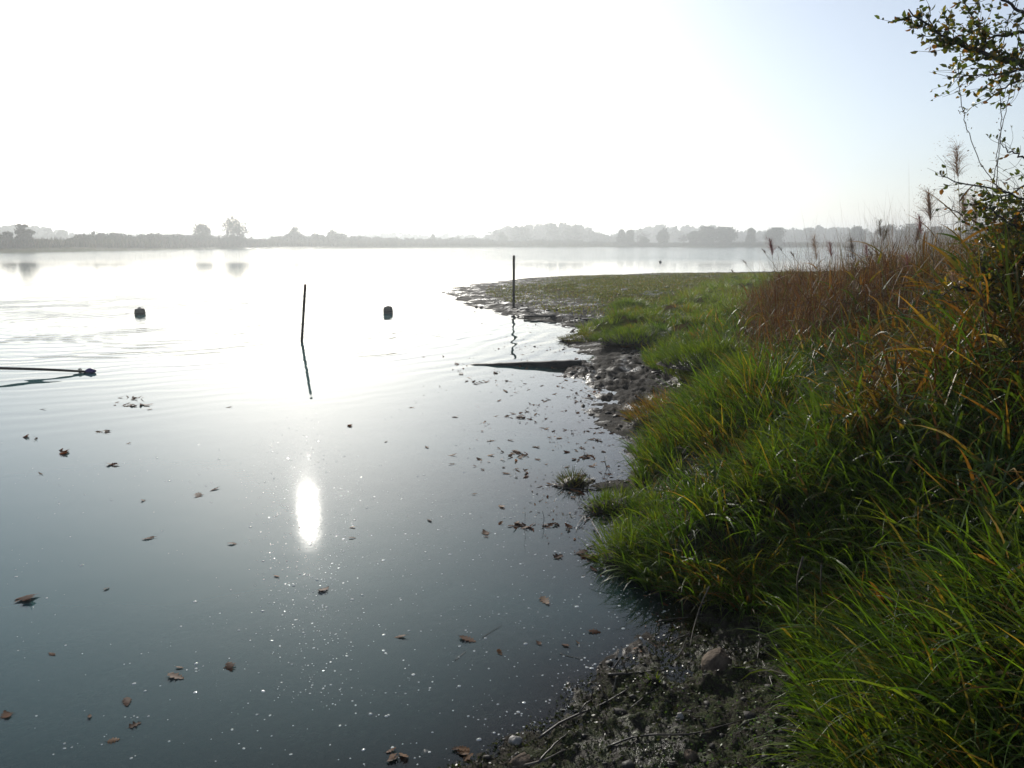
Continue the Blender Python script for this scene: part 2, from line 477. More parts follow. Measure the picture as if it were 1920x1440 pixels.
def far_tree(px, top, base_dist, width_px, label, style="round", dens=1.0, col=(0.055, 0.062, 0.026), group="single trees on the far shore"):
    az = math.atan2((px - 960) / FPX, CP + (720 - 457) / FPX * SP)
    base_dist = max(base_dist, float(far_shore(az)) + 16)
    x, y = base_dist * math.sin(az), base_dist * math.cos(az)
    z0 = float(ground_h(np.array([x]), np.array([y]), False)[0])
    ztop = float(at_y(px, top, y)[2])
    H = ztop - z0
    W = width_px / FPX * y * (0.68 if style == "round" else 0.56)
    t = empty("far_tree", (x, y, z0 - 0.2))
    tag(t, label, "tree", group)
    mb = MB()
    lean = rng.uniform(-0.04, 0.04) * H
    tp = spline([(0, 0, 0), (lean * .3, 0, H * .3), (lean, 0, H * .62), (lean * 1.2, 0, H * .9)], 8)
    tube(mb, tp, np.linspace(0.035 * H ** 0.9, 0.01 * H ** .8, 8), 6)
    lobes = []
    nb = 7 if style != "bare" else 13
    for i in range(nb):
        a = i * 2.4 + rng.uniform(-.4, .4)
        zb = H * rng.uniform(.2, .6)
        rr = W * rng.uniform(.45, .85); zt = zb + H * rng.uniform(.12, .33)
        p = [(lean * zb / H, 0, zb), (rr * .55 * math.cos(a), rr * .55 * math.sin(a), zb + (zt - zb) * .65), (rr * math.cos(a), rr * math.sin(a), zt)]
        tube(mb, spline(p, 5), np.linspace(.012 * H ** .9, .004 * H ** .8, 5), 5)
        if style == "bare":
            for q in range(5):
                s0 = spline(p, 9)[rng.integers(3, 9)]
                e0 = s0 + np.array((rng.normal() * W * .22, rng.normal() * W * .22, H * rng.uniform(.04, .16)))
                tube(mb, [s0, (s0 + e0) / 2 + rng.normal(size=3) * .12, e0], [.09, .07, .05], 4)
    mb.build("trunk", M_BARK, t)
    if style == "bare":
        n = int(120 * dens); nl = 5
    else:
        n = int(2900 * dens); nl = 20
    for i in range(nl):
        if style == "cone":
            fz = rng.uniform(.15, .95); rad = W * (1.05 - .8 * fz) * rng.uniform(.4, .75)
        elif style == "column":
            fz = rng.uniform(.12, .92); rad = W * rng.uniform(.45, .8) * (1 - .45 * max(0, fz - .55) / .45)
        else:
            fz = rng.uniform(.14, .88); rad = W * rng.uniform(.30, .52)
        a = rng.uniform(0, 6.28); off = max(0.0, W * (1.0 if style == "round" else .7) * math.sqrt(max(0.05, 1 - ((fz - .55) / .5) ** 2)) - rad) * rng.uniform(.5, 1.1)
        lobes.append((off * math.cos(a), off * math.sin(a), H * fz, rad, rad * rng.uniform(.6, 1.0)))
    if style != "bare":
        lobes.append((0, 0, H * .16, W * .5, H * .14))
    P = lobes_crown(n, lobes)
    P[:, 2] = np.clip(P[:, 2], .3, H * 1.01)
    c = np.array(col) * rng.uniform(.75, 1.25, (n, 1)) * np.array([[1, 1, 1]])
    mb = MB(); leaf_quads(mb, P, max(.28, y * 0.0011), c)
    mb.build("crown", M_FAR, t)
    return t

def far_mass(name, label, spec, lsize, col, n_per=420, kind="stuff", brown=None):
    """a wood or thicket that reads as one mass. spec: (px, top_py, dist, half width px)"""
    mb = MB()
    for px, top, dist, hw in spec:
        az = math.atan2((px - 960) / FPX, CP + (720 - 457) / FPX * SP)
        dist = max(dist, float(far_shore(az)) + rng.uniform(12, 24))
        x, y = dist * math.sin(az), dist * math.cos(az)
        z0 = float(ground_h(np.array([x]), np.array([y]), False)[0])
        H = max(1.0, float(at_y(px, top, y)[2]) - z0)
        W = hw / FPX * y
        lb = []
        for i in range(9):
            a = rng.uniform(0, 6.28); fz = rng.uniform(.25, .84)
            rad = W * rng.uniform(.35, .6); o = W * rng.uniform(.1, .75)
            lb.append((x + o * math.cos(a), y + o * math.sin(a) * .7, z0 + H * fz, rad, min(H * .28, rad * rng.uniform(.6, 1.))))
        lb.append((x, y, z0 + H * .3, W, H * .32))
        P = lobes_crown(n_per, lb)
        P[:, 2] = np.clip(P[:, 2], z0 - .3, z0 + H * 1.03)
        base = np.array(col) if brown is None or rng.uniform() > .3 else np.array(brown)
        c = base * rng.uniform(.75, 1.25, (n_per, 1))
        leaf_quads(mb, P, lsize * max(1, H / 9), c)
    o = mb.build(name, M_FAR)
    return tag(o, label, "thicket", kind=kind)

def prof(xs, ys, step, jy=2.0):
    out = []
    x = xs[0]
    while x <= xs[-1]:
        out.append((x, np.interp(x, xs, ys) + rng.uniform(-jy, jy)))
        x += step * rng.uniform(.7, 1.3)
    return out
# distant woods
s = []
for px, t in prof([-140, 0, 60, 120, 170, 260, 360, 460], [418, 424, 418, 432, 444, 440, 440, 444], 13): s.append((px, t, rng.uniform(430, 520), 13))
far_mass("distant_wood", "pale hazy wood on the far left skyline", s, 0.95, (0.05, 0.06, 0.03), 480)
s = []
for px, t in prof([500, 560, 640, 720, 800, 880, 960], [440, 444, 442, 438, 440, 440, 446], 13, 4): s.append((px, t, rng.uniform(640, 760), 12))
far_mass("distant_wood", "palest low wood on the skyline behind the middle reed bank", s, 1.3, (0.05, 0.06, 0.03), 330)
s = []
for px, t in prof([905, 940, 980, 1020, 1060, 1095, 1120, 1150, 1180], [446, 425, 421, 417, 416, 421, 433, 444, 450], 8, 2): s.append((px, t, rng.uniform(470, 560), 12))
far_mass("distant_wood", "broad rounded hazy wood right of centre on the far shore", s, 1.0, (0.052, 0.06, 0.03), 620)
s = []
for px, t in prof([1150, 1200, 1230, 1280, 1330, 1380, 1430, 1500, 1560, 1620, 1700, 1800, 1950, 2100], [442, 427, 419, 425, 421, 434, 434, 427, 424, 431, 433, 427, 422, 422], 10, 2): s.append((px, t, rng.uniform(560, 680), 13))
far_mass("distant_wood", "long grey hazy wooded ridge behind the right hand trees", s, 1.15, (0.05, 0.058, 0.032), 520)
# thickets by the water
s = []
for px, t in prof([128, 150, 185, 220, 260, 300, 330, 370, 420, 470, 500], [452, 440, 433, 437, 441, 436, 438, 444, 443, 445, 452], 7, 2): s.append((px, t, float(np.interp(px, [128, 500], [212, 296])) + rng.uniform(0, 14), 13))
for px, t in prof([-120, 0, 60, 128], [448, 448, 449, 452], 9, 2): s.append((px, t, 192 + rng.uniform(0, 10), 10))
far_mass("shrub_thicket", "grey green shrub thicket along the left far bank", s, 0.30, (0.045, 0.058, 0.026), 520, brown=(0.07, 0.06, 0.035))
s = []
for px, t in prof([505, 540, 560, 580, 600, 640, 665, 720, 800, 860, 930], [448, 440, 436, 440, 437, 436, 442, 446, 447, 446, 448], 8, 2): s.append((px, t, float(np.interp(px, [500, 930], [300, 400])) + rng.uniform(0, 20), 11))
far_mass("shrub_thicket", "pale low shrubs on the far bank left of centre", s, 0.45, (0.048, 0.058, 0.03), 420)
s = []
for px, t in prof([930, 1000, 1060, 1150, 1300, 1400, 1500, 1600, 1750, 1900, 2050], [452, 450, 449, 455, 456, 455, 456, 455, 453, 448, 446], 9, 1.5): s.append((px, t, float(np.interp(px, [930, 1300, 2050], [405, 415, 360])) + rng.uniform(0, 20), 12))
far_mass("shrub_thicket", "low dark hedge line along the right far waterline", s, 0.45, (0.04, 0.048, 0.024), 380)
# single trees: (px, top y, distance, width px, label, style, density)
trees = [
    (46, 419, 196, 44, "dark tree near the left edge of the far bank", "cone", 1.2),
    (12, 432, 196, 26, "small sparse tree at the extreme left of the far bank", "round", .45),
    (381, 417, 285, 34, "rounded tree left of the tallest far tree", "round", .9),
    (447, 405, 290, 54, "tallest open crowned tree on the left far bank", "round", 1.1),
    (552, 424, 330, 22, "small knobbly tree rising from the pale thicket", "round", .5),
    (622, 429, 350, 18, "little round tree at the right end of the pale thicket", "round", .4),
    (812, 438, 420, 14, "short squat bush tree alone on the middle far bank", "column", .5),
    (943, 435, 430, 28, "rounded bush in front of the broad hazy wood", "cone", .7),
    (1165, 430, 402, 22, "slim twin trees at left of the dead tree", "column", .8),
    (1181, 427, 404, 18, "tall narrow tree just left of the dead tree", "column", .8),
    (1196, 430, 405, 50, "bare leafless tree with forked branches on the far shore", "bare", .3),
    (1206, 444, 400, 18, "low round bush beside the bare leafless tree", "round", .5),
    (1243, 427, 402, 26, "lone oval tree between the two bare trees", "column", 1.1),
    (1282, 437, 402, 30, "small bare twisted tree left of the dark tree group", "bare", .3),
    (1299, 433, 404, 20, "leftmost thin tree of the dark group", "round", .6),
    (1325, 425, 402, 44, "largest dark tree in the group on the right far shore", "column", 1.6),
    (1359, 426, 402, 36, "dark bushy tree at right of the large dark tree", "round", 1.3),
    (1407, 427, 398, 24, "slim lone conical tree between dark group and rounded tree", "column", 1.1),
    (1453, 427, 395, 34, "rounded tree standing behind the purple reed plume", "round", 1.2),
    (1605, 423, 385, 38, "broad dark tree seen above the brown grass", "column", 1.4),
    (1660, 420, 380, 30, "open twiggy tree behind the tall grass heads", "round", .8),
    (1705, 420, 375, 40, "dark spreading tree left of the reed plumes", "round", 1.2),
    (1760, 425, 370, 50, "bushy far tree half hidden by the reeds", "round", 1.2),
    (1830, 420, 365, 46, "far tree behind the willow twigs", "round", 1.2),
]
for px, top, dist, w, lab, st, dn in trees:
    far_tree(px, top, dist, w, lab, st, dn * (1.4 if px > 1100 else 1.0), col=(0.05, 0.056, 0.026) if px > 1100 else (0.055, 0.066, 0.028))

# reed bed fringing the far shore
def reed_bed():
    mb = MB(); n = 21000
    az = rng.uniform(D(-40), D(44), n)
    r = far_shore(az) + 5 + np.abs(rng.normal(0, 9, n)) + 4
    x, y = r * np.sin(az), r * np.cos(az)
    fs = r - far_shore(az) - fbm(x * 0.02, y * 0.02, 5, 3) * 8
    r = r + np.maximum(0, 1.5 - fs); x, y = r * np.sin(az), r * np.cos(az)
    z = ground_h(x, y, False); pxd = np.degrees(az)
    Hh = np.interp(pxd, [-40, -30, -18, -5, 8, 44], [2.3, 2.3, 2.7, 2.6, 1.9, 2.0]) * rng.uniform(.7, 1.1, n) * (1 + .45 * fbm(x * .05, y * .05, 801, 3)) * np.where(rng.uniform(0, 1, n) < .5, .55, 1.0)
    c = pick(n, [(.085, .075, .038), (.06, .065, .03), (.10, .082, .045), (.05, .055, .028)], [2, 2, 1, 2]) * (1 + .5 * fbm(x * .03, y * .03, 811, 2))[:, None]
    add_blades(mb, np.stack([x, y, z - .1], 1), Hh, rng.uniform(.14, .38, n), rng.uniform(0, 6.28, n), np.abs(rng.normal(.18, .15, n)), np.abs(rng.normal(.5, .4, n)), c, c, seg=2)
    tag(mb.build("far_reed_bed", M_FAR), "pale reed bed fringing the far waterline", "reed bed", kind="stuff")
FAR_REEDS = reed_bed
# ------------------------------------------------------------------ blades
def blades(base, L, W, az, th0, curl, col0, col1, seg=4, twist=0.6, tipw=0.0):
    """ribbons. base (n,3); th0 start angle from the vertical, curl = added bend over the length; colours root -> tip"""
    n = len(base)
    t = np.linspace(0, 1, seg + 1)
    th = th0[:, None] + curl[:, None] * t[None, :] ** 1.3
    ds = (L / seg)[:, None]
    hx = np.concatenate([np.zeros((n, 1)), np.cumsum(np.sin(th[:, :-1] * .5 + th[:, 1:] * .5) * ds, 1)], 1)
    hz = np.concatenate([np.zeros((n, 1)), np.cumsum(np.cos(th[:, :-1] * .5 + th[:, 1:] * .5) * ds, 1)], 1)
    dirx, diry = np.sin(az), np.cos(az)
    wob = rng.normal(0, .04, (n, 1)) * L[:, None] * np.sin(t[None, :] * 3)
    cx = base[:, 0:1] + dirx[:, None] * hx + diry[:, None] * wob
    cy = base[:, 1:2] + diry[:, None] * hx - dirx[:, None] * wob
    cz = base[:, 2:3] + hz
    ta = az + math.pi / 2 + rng.normal(0, twist, n)
    tw = ta[:, None] + rng.normal(0, .5, (n, 1)) * t[None, :]
    prof_ = (1 - t ** 2.2) * .85 + .15 * (1 - t) + tipw
    prof_[0] *= .6
    w = W[:, None] * prof_[None, :] * .5
    wx, wy = np.sin(tw) * w, np.cos(tw) * w
    wz = rng.normal(0, .35, (n, 1)) * w
    a = np.stack([cx - wx, cy - wy, cz - wz], -1); b = np.stack([cx + wx, cy + wy, cz + wz], -1)
    v = np.stack([a, b], 2).reshape(n, -1, 3)          # n, (seg+1)*2, 3
    v[:, -1] = (v[:, -1] + v[:, -2]) * .5
    k = (seg + 1) * 2 - 1
    v = v[:, [i for i in range((seg + 1) * 2) if i != seg * 2]]
    o = (np.arange(n) * k)[:, None, None]
    q = np.array([[2 * i, 2 * i + 1, 2 * i + 3, 2 * i + 2] for i in range(seg - 1)])[None] + o
    tri = np.array([[2 * (seg - 1), 2 * (seg - 1) + 1, 2 * seg]])[None] + o
    tt = np.array([t[i // 2] for i in range((seg + 1) * 2) if i != seg * 2])
    c = col0[:, None, :] * (1 - tt[None, :, None]) + col1[:, None, :] * tt[None, :, None]
    return v.reshape(-1, 3), q.reshape(-1, 4), tri.reshape(-1, 3), c.reshape(-1, 3)

def add_blades(mb, *a, **k):
    v, q, t, c = blades(*a, **k)
    mb.add(v, q, t, c)

def scatter(n, r0, r1, az0, az1, dens_pow=1.0):
    """points spread over a sector of the bank (area density falls off with distance as r**-dens_pow)"""
    u = rng.uniform(0, 1, n)
    e = 2 - dens_pow
    r = (r0 ** e + u * (r1 ** e - r0 ** e)) ** (1 / e)
    a = rng.uniform(D(az0), D(az1), n)
    return r * np.sin(a), r * np.cos(a)

def pick(n, cols, p):
    c = np.array(cols)[rng.choice(len(cols), n, p=np.array(p) / np.sum(p))]
    return c * rng.uniform(.75, 1.3, (n, 1))

FAR_REEDS()
M_GRASS = foliage_mat("fresh_grass", .50, .46, .28, (1.9, 1.8, .5))
M_TALL = foliage_mat("reed_grass", .45, .44, .32, (1.7, 1.5, .55))
M_DRY = foliage_mat("dry_brown_grass", .40, .6, .3, (1.4, 1.05, .6))
GREEN = [(.042, .086, .010), (.055, .102, .013), (.030, .064, .011), (.074, .108, .015)]
DARKG = [(.035, .065, .018), (.045, .080, .018), (.055, .085, .015), (.03, .06, .025)]
STRAW = [(.22, .17, .08), (.16, .10, .035)]
BROWN = [(.090, .043, .013), (.125, .064, .017), (.058, .029, .012), (.15, .098, .026)]

def veg_height(x, y):
    r = np.hypot(x, y); b = x / np.maximum(y, .1)
    return .26 + (np.minimum(r, 9.5) - 1.5) * (.035 + .40 * np.clip(b - .40, 0, .32)) + .75 * sstep(.53, .66, b) * sstep(3.6, 5.2, r)
def brown_zone(x, y):
    r = np.hypot(x, y); b = x / np.maximum(y, .1)
    n_ = fbm(x * 1.4, y * 1.4, 201, 4) * 1.5
    return sstep(6.6, 8.2, r + n_ * 1.3) * sstep(.315, .365, b + n_ * .06) * sstep(17, 13, r)

# lush fresh grass growing in arching clumps along the bank edge and over the near bank
def clumps(mb, x, y, z, R, H, nb, cols, p, seg=4, wid=(.005, .0095), droop=.9, bias=.45, tipcol=None):
    k = np.repeat(np.arange(len(x)), nb); n = len(k)
    rr = np.sqrt(rng.uniform(0, 1, n)) * R[k]; aa = rng.uniform(0, 6.283, n)
    dx, dy = rr * np.sin(aa), rr * np.cos(aa); q = rr / R[k]
    bx, by = x[k] + dx * .6, y[k] + dy * .6
    # lean outwards from the clump and down the slope towards the water
    ox, oy = np.sin(aa) * (.35 + q) + bias * math.sin(D(250)) + rng.normal(0, .35, n), np.cos(aa) * (.35 + q) + bias * math.cos(D(250)) + rng.normal(0, .35, n)
    az = np.arctan2(ox, oy)
    L = H[k] * rng.uniform(.55, 1.15, n)
    th = .08 + .42 * q + np.abs(rng.normal(0, .14, n)); cu = np.abs(rng.normal(droop, .4, n)) * (.45 + .65 * q)
    cc = pick(len(x), cols, p)[k] * rng.uniform(.8, 1.25, (n, 1))
    c1 = cc * np.array((1.12, 1.06, .9))
    dry = rng.uniform(0, 1, n) < .075
    c1[dry] = pick(int(dry.sum()), [(.20, .12, .035), (.17, .13, .07), (.09, .05, .025), (.12, .09, .05)], [2, 1, 2, 2]); cc = np.where(dry[:, None], cc * np.array((1.3, 1, .8)), cc)
    add_blades(mb, np.stack([bx, by, z[k] - .02], 1), L, rng.uniform(wid[0], wid[1], n), az, th, cu, cc * .9, c1, seg=seg)
def lush():
    mb = MB()
    x, y = scatter(7400, 1.35, 13.0, -5, 46, 1.25)
    v = sdist(x, y, VEG); r = np.hypot(x, y); b = x / y; big = fbm(x * .9, y * .9, 301, 3)
    keep = (v > -.01) & (brown_zone(x, y) < .35) & (rng.uniform(0, 1, len(x)) < .75 + .9 * big) & (rng.uniform(0, 1, len(x)) > .45 * sstep(.40, .58, b))
    x, y, v, r, b, big = (q[keep] for q in (x, y, v, r, b, big))
    n = len(x); z = ground_h(x, y, False)
    H = (.21 + .17 * sstep(0, .5, v) + .16 * big) * rng.uniform(.7, 1.3, n) * np.interp(r, [1.5, 6, 9, 13], [1, 1, .8, .6]) * (1 + .25 * sstep(.42, .65, b))
    H = np.clip(H, .12, .62); R = H * rng.uniform(.22, .42, n)
    warm = sstep(.15, .5, fbm(x * 1.1, y * 1.1, 411, 2))
    for lo, hi, sg, nb, wd in ((0, 4.2, 6, 28, (.0065, .0135)), (4.2, 8, 5, 28, (.007, .013)), (8, 20, 3, 28, (.007, .013))):
        m = (r >= lo) & (r < hi)
        clumps(mb, x[m], y[m], z[m], R[m], H[m], nb, GREEN + [(.12, .10, .02), (.11, .06, .02)], [3, 3, 2.5, 2.5, .5, .25], seg=sg, wid=wd, droop=1.35 if lo == 0 else .95, bias=.2 if lo == 0 else .4)
    tag(mb.build("bank_grass", M_GRASS), "lush fresh green grass covering the edge of the bank", "grass", kind="stuff")
    mb = MB()
    x, y = scatter(42000, 1.4, 12.0, -5, 46, 1.2)
    v = sdist(x, y, VEG); keep = (v > 0) & (brown_zone(x, y) < .5); x, y = x[keep], y[keep]; n = len(x)
    c = pick(n, DARKG + [BROWN[2], STRAW[1]], [2, 2, 2, 2, 1, .7])
    add_blades(mb, np.stack([x, y, ground_h(x, y, False) - .01], 1), rng.uniform(.06, .2, n), rng.uniform(.003, .007, n), rng.uniform(0, 6.283, n), np.abs(rng.normal(.5, .4, n)), np.abs(rng.normal(.8, .6, n)), c * .9, c, seg=3)
    tag(mb.build("undergrowth", M_GRASS), "short dark undergrowth between the grass clumps", "grass", kind="stuff")
lush()

# taller mixed reed grass with broad leaves, higher towards the right
def tall():
    mb = MB()
    x, y = scatter(44000, 1.5, 11.0, 14, 47, 1.1)
    v = sdist(x, y, VEG); b = x / y; r = np.hypot(x, y)
    cl = fbm(x * 1.7, y * 1.7, 331, 3)
    keep = (v > .25) & (rng.uniform(0, 1, len(x)) < .16 + .84 * sstep(.34, .52, b + cl * .10)) & (brown_zone(x, y) < rng.uniform(0, 1, len(x)) + .1)
    x, y, v, b, r, cl = (q[keep] for q in (x, y, v, b, r, cl))
    h = ground_h(x, y, False); n = len(x)
    Hh = veg_height(x, y) * np.interp(v, [.2, 1.2], [.6, 1]) * (1 + .2 * cl)
    # leaves leave the culm at some height
    up = rng.uniform(0, .68, n) ** 1.1 * Hh
    L = np.minimum(Hh * rng.uniform(.4, .8, n), rng.uniform(.25, .6, n))
    az = np.where(rng.uniform(0, 1, n) < .4, rng.normal(D(255), .9, n), rng.uniform(0, 6.283, n))
    th = np.abs(rng.normal(.6, .32, n)); cu = np.abs(rng.normal(1.0, .65, n))
    W = rng.uniform(.008, .019, n) * np.interp(r, [1.5, 3, 6], [.75, 1, 1.1])
    c1 = pick(n, DARKG + GREEN[:2] + STRAW + BROWN[:2], [2, 2, 2, 1.5, 1.3, 1.3, .3, .35, .25, .35])
    br = sstep(3.2, 4.6, r + cl) * sstep(.40, .52, b) * (rng.uniform(0, 1, n) < .55)
    c1 = np.where((br > .5)[:, None], pick(n, BROWN + [(.10, .08, .02), (.13, .09, .02)], [2, 2, 2, 1, 2, 1]), c1)
    tipdry = (rng.uniform(0, 1, n) < .08)[:, None]
    c0 = np.where(tipdry, pick(n, GREEN, [1, 1, 1, 1]), c1 * .9)
    c1 = np.where(tipdry, np.array((.26, .13, .03)), c1)
    add_blades(mb, np.stack([x, y, h + up], 1), L, W, az, th, cu, c0, c1, seg=5)
    # culms
    k = rng.uniform(0, 1, n) < .30
    add_blades(mb, np.stack([x, y, h], 1)[k], (Hh * rng.uniform(.55, .85, n))[k], np.full(k.sum(), .004), az[k], np.abs(rng.normal(.12, .1, k.sum())), np.abs(rng.normal(.2, .15, k.sum())), c0[k] * .9, c0[k], seg=4)
    tag(mb.build("tall_reed_grass", M_TALL), "tall broad leaved reed grass thickening towards the right edge", "grass", kind="stuff")
tall()

# red brown autumn grass stand in front of the lake
def brown():
    mb = MB()
    x, y = scatter(110000, 6.0, 17, 15, 47, 1.1)
    z = brown_zone(x, y); v = sdist(x, y, VEG)
    keep = (rng.uniform(0, 1, len(x)) < z * 1.0) & (v > .1)
    x, y, z = x[keep], y[keep], z[keep]
    r = np.hypot(x, y); b = x / y; n = len(x)
    h = ground_h(x, y, False)
    cl = fbm(x * 1.4, y * 1.4, 345, 4) * 1.7
    Hh = np.interp(b, [.31, .36, .45, .55, .7], [.42, .82, 1.0, 1.12, 1.4]) * (1 + .18 * cl)
    up = rng.uniform(0, .75, n) * Hh
    L = np.clip(Hh * rng.uniform(.14, .42, n), .08, .42)
    az = rng.uniform(0, 6.283, n); th = np.abs(rng.normal(.8, .5, n)); cu = np.abs(rng.normal(.8, .8, n))
    W = rng.uniform(.004, .010, n)
    green = sstep(.50, .75, b + cl * .12)
    c1 = pick(n, BROWN + STRAW + [GREEN[3], (.05, .03, .02)], [3, 3, 3, 1.6, .3, .5, 1.0, 2.0])
    g = rng.uniform(0, 1, n) < green * .6 + .05 + .5 * sstep(.25, .6, fbm(x * 1.1, y * 1.1, 347, 3))
    c1[g] = pick(g.sum(), [(.09, .085, .018), (.06, .075, .016), (.12, .09, .02)], [1, 1, 1])
    add_blades(mb, np.stack([x, y, h + up], 1), L, W, az, th, cu, c1 * .85, c1, seg=3)
    k = rng.uniform(0, 1, n) < .20
    add_blades(mb, np.stack([x, y, h], 1)[k], (Hh * rng.choice([.9, 1.0, 1.1, 1.35], n) * rng.uniform(.85, 1.15, n))[k], np.full(k.sum(), .004), az[k], np.abs(rng.normal(.15, .12, k.sum())), np.abs(rng.normal(.3, .25, k.sum())), c1[k] * .8, c1[k], seg=4)
    tag(mb.build("brown_grass_stand", M_DRY), "red brown dried grass stand in front of the lake", "grass", kind="stuff")
brown()

# low green grass hummocks on the flat ground behind
def hummocks():
    mb = MB()
    x, y = scatter(5200, 7.5, 40, 3, 27, 1.5)
    v = sdist(x, y, VEG); r = np.hypot(x, y)
    cl = fbm(x * .8, y * .8, 361, 3); hum = np.maximum(fbm(x * 1.3, y * 1.3, 31, 2), -.2)
    keep = (v > 0) & (brown_zone(x, y) < .4) & (cl + hum * 1.0 + rng.uniform(-.3, .7, len(x)) > .05)
    x, y, r, cl, hum = (q[keep] for q in (x, y, r, cl, hum))
    n = len(x); h = ground_h(x, y, False)
    H = np.clip((.13 + .20 * np.clip(hum + .25, 0, 1) + .10 * cl) * rng.uniform(.7, 1.3, n), .07, .42)
    clumps(mb, x, y, h, H * rng.uniform(.35, .6, n) * np.interp(r, [8, 25], [1, 1.6]), H, 34, [(.060, .105, .010), (.075, .120, .012), (.045, .085, .010), (.090, .125, .013)] + [(.10, .10, .02), (.12, .07, .022)], [2.5, 4, 1.5, 4, 1.0, .4], seg=3, wid=(.006, .013), droop=.8, bias=.3)
    # short turf on the spit
    x, y = scatter(150000, 13, 43, -2, 22, 1.2)
    s_ = sdist(x, y, SHORE); t_ = fbm(x * .5, y * .5, 371, 4) * .5 + .5
    keep = (s_ > .9) & (t_ + rng.uniform(-.25, .25, len(x)) > .66 - .30 * sstep(1.2, 4.5, s_)) & (sdist(x, y, VEG) < .3)
    x, y = x[keep], y[keep]; n = len(x); h = ground_h(x, y)
    c1 = pick(n, [(.070, .085, .015), (.090, .090, .018), (.055, .078, .014), (.11, .07, .025)], [2, 2, 2, 1])
    add_blades(mb, np.stack([x, y, h - .005], 1), rng.uniform(.03, .10, n), rng.uniform(.010, .024, n), rng.uniform(0, 6.283, n), np.abs(rng.normal(.6, .4, n)), np.abs(rng.normal(.5, .5, n)), c1, c1, seg=2)
    tag(mb.build("low_grass", M_GRASS), "low green grass and short turf on the mud spit", "grass", kind="stuff")
hummocks()

# countable tussocks
def tussock(px, py, wid, hgt, label, n=900, z=.06, leaf=1.0, cols=None, name="grass_tussock", group="single grass tussocks", elong=1.0):
    p = at(px, py, z)
    p[2] = float(ground_h(p[0:1], p[1:2])[0])
    if p[2] < -.03: p[2] = -.03
    t = empty(name, p)
    tag(t, label, "grass tussock", group)
    mb = MB()
    # dark root mound
    k = 12
    a = np.arange(k) * 2 * math.pi / k
    vv = [(0, 0, hgt * .34)]
    for fr, fz in ((.45, .27), (.8, .10), (1.0, -.06)):
        for q in a: 
            j = rng.uniform(.85, 1.15)
            vv.append((wid * .5 * fr * j * math.cos(q) * elong, wid * .5 * fr * j * math.sin(q), hgt * fz))
    f4 = [(1 + l * k + i, 1 + (l + 1) * k + i, 1 + (l + 1) * k + (i + 1) % k, 1 + l * k + (i + 1) % k) for l in range(2) for i in range(k)]
    f3 = [(0, 1 + i, 1 + (i + 1) % k) for i in range(k)]
    mb.add(vv, f4, f3); mb.build("root_mound", M_MUD, t, True)
    mb = MB()
    rr = wid * .5 * np.sqrt(rng.uniform(0, 1, n)); aa = rng.uniform(0, 6.283, n)
    x, y = rr * np.cos(aa) * elong, rr * np.sin(aa); q = rr / (wid * .5)
    zz = hgt * .33 * (1 - q ** 1.6) - .01
    az = np.arctan2(x, y) + rng.normal(0, .5, n)
    c1 = pick(n, cols or [(.060, .105, .010), (.075, .120, .012), (.045, .085, .010), (.090, .125, .013)], [3, 3, 2, 4][:len(cols or GREEN)])
    add_blades(mb, np.stack([x, y, zz], 1), hgt * rng.uniform(.45, .85, n) * (1 - .25 * q), rng.uniform(.005, .010, n) * leaf, az, .1 + .55 * q + np.abs(rng.normal(0, .15, n)), np.abs(rng.normal(.6, .4, n)), c1 * .85, c1, seg=3)
    tag(mb.build("blades", M_GRASS, t), kind="stuff")
    return t
tussock(1180, 578, .95, .34, "lone bright green grass tussock on the mud spit", 1500, .12, 1.6)
tussock(1180, 612, .85, .22, "low green tussock just below the lone spit tussock", 1100, .12, 1.5)
tussock(1195, 640, 1.15, .30, "broad green tussock at the muddy water's edge", 1700, .12, 1.4, elong=1.3)
tussock(1110, 628, 1.0, .17, "flat olive tussock at the tip of the green patch", 1000, .10, 1.3, elong=1.2, cols=[(.07, .08, .018), (.09, .075, .02), (.05, .07, .015)])
tussock(1010, 603, .5, .05, "thin strip of weed lying at the muddy spit edge", 260, .02, 1.2, elong=1.6, cols=[(.08, .09, .03), (.07, .08, .03)])
tussock(1340, 690, 1.1, .38, "tall dark green tussock above the shadowed mud hollow", 2200, .22, 1.2, elong=1.2)
tussock(1075, 908, .20, .16, "small drowned grass clump standing in the water", 170, 0, .8, cols=[(.05, .055, .02), (.06, .05, .02), (.05, .075, .015)])
tussock(1135, 948, .24, .17, "small bright grass clump on the muddy spur", 210, .02, .8)
tussock(1165, 945, .30, .19, "grass clump between muddy spur and grassy bank", 320, .03, .8)
tussock(1065, 968, .10, .06, "tiny muddy weed tuft beside the waterlogged leaves", 60, 0, .8, cols=[(.06, .055, .03), (.05, .05, .03)])
tussock(1250, 775, .7, .34, "orange tinged grass tussock at the corner of the mud", 1100, .12, 1.0, cols=[(.14, .07, .02), (.08, .085, .018), (.055, .085, .015), (.16, .10, .03)])
tussock(1175, 1030, .32, .30, "grass clump overhanging the water at the bank's foot", 420, .05, .8)
tussock(1225, 1275, .07, .07, "little green sprout in the black mud", 26, .05, .7)
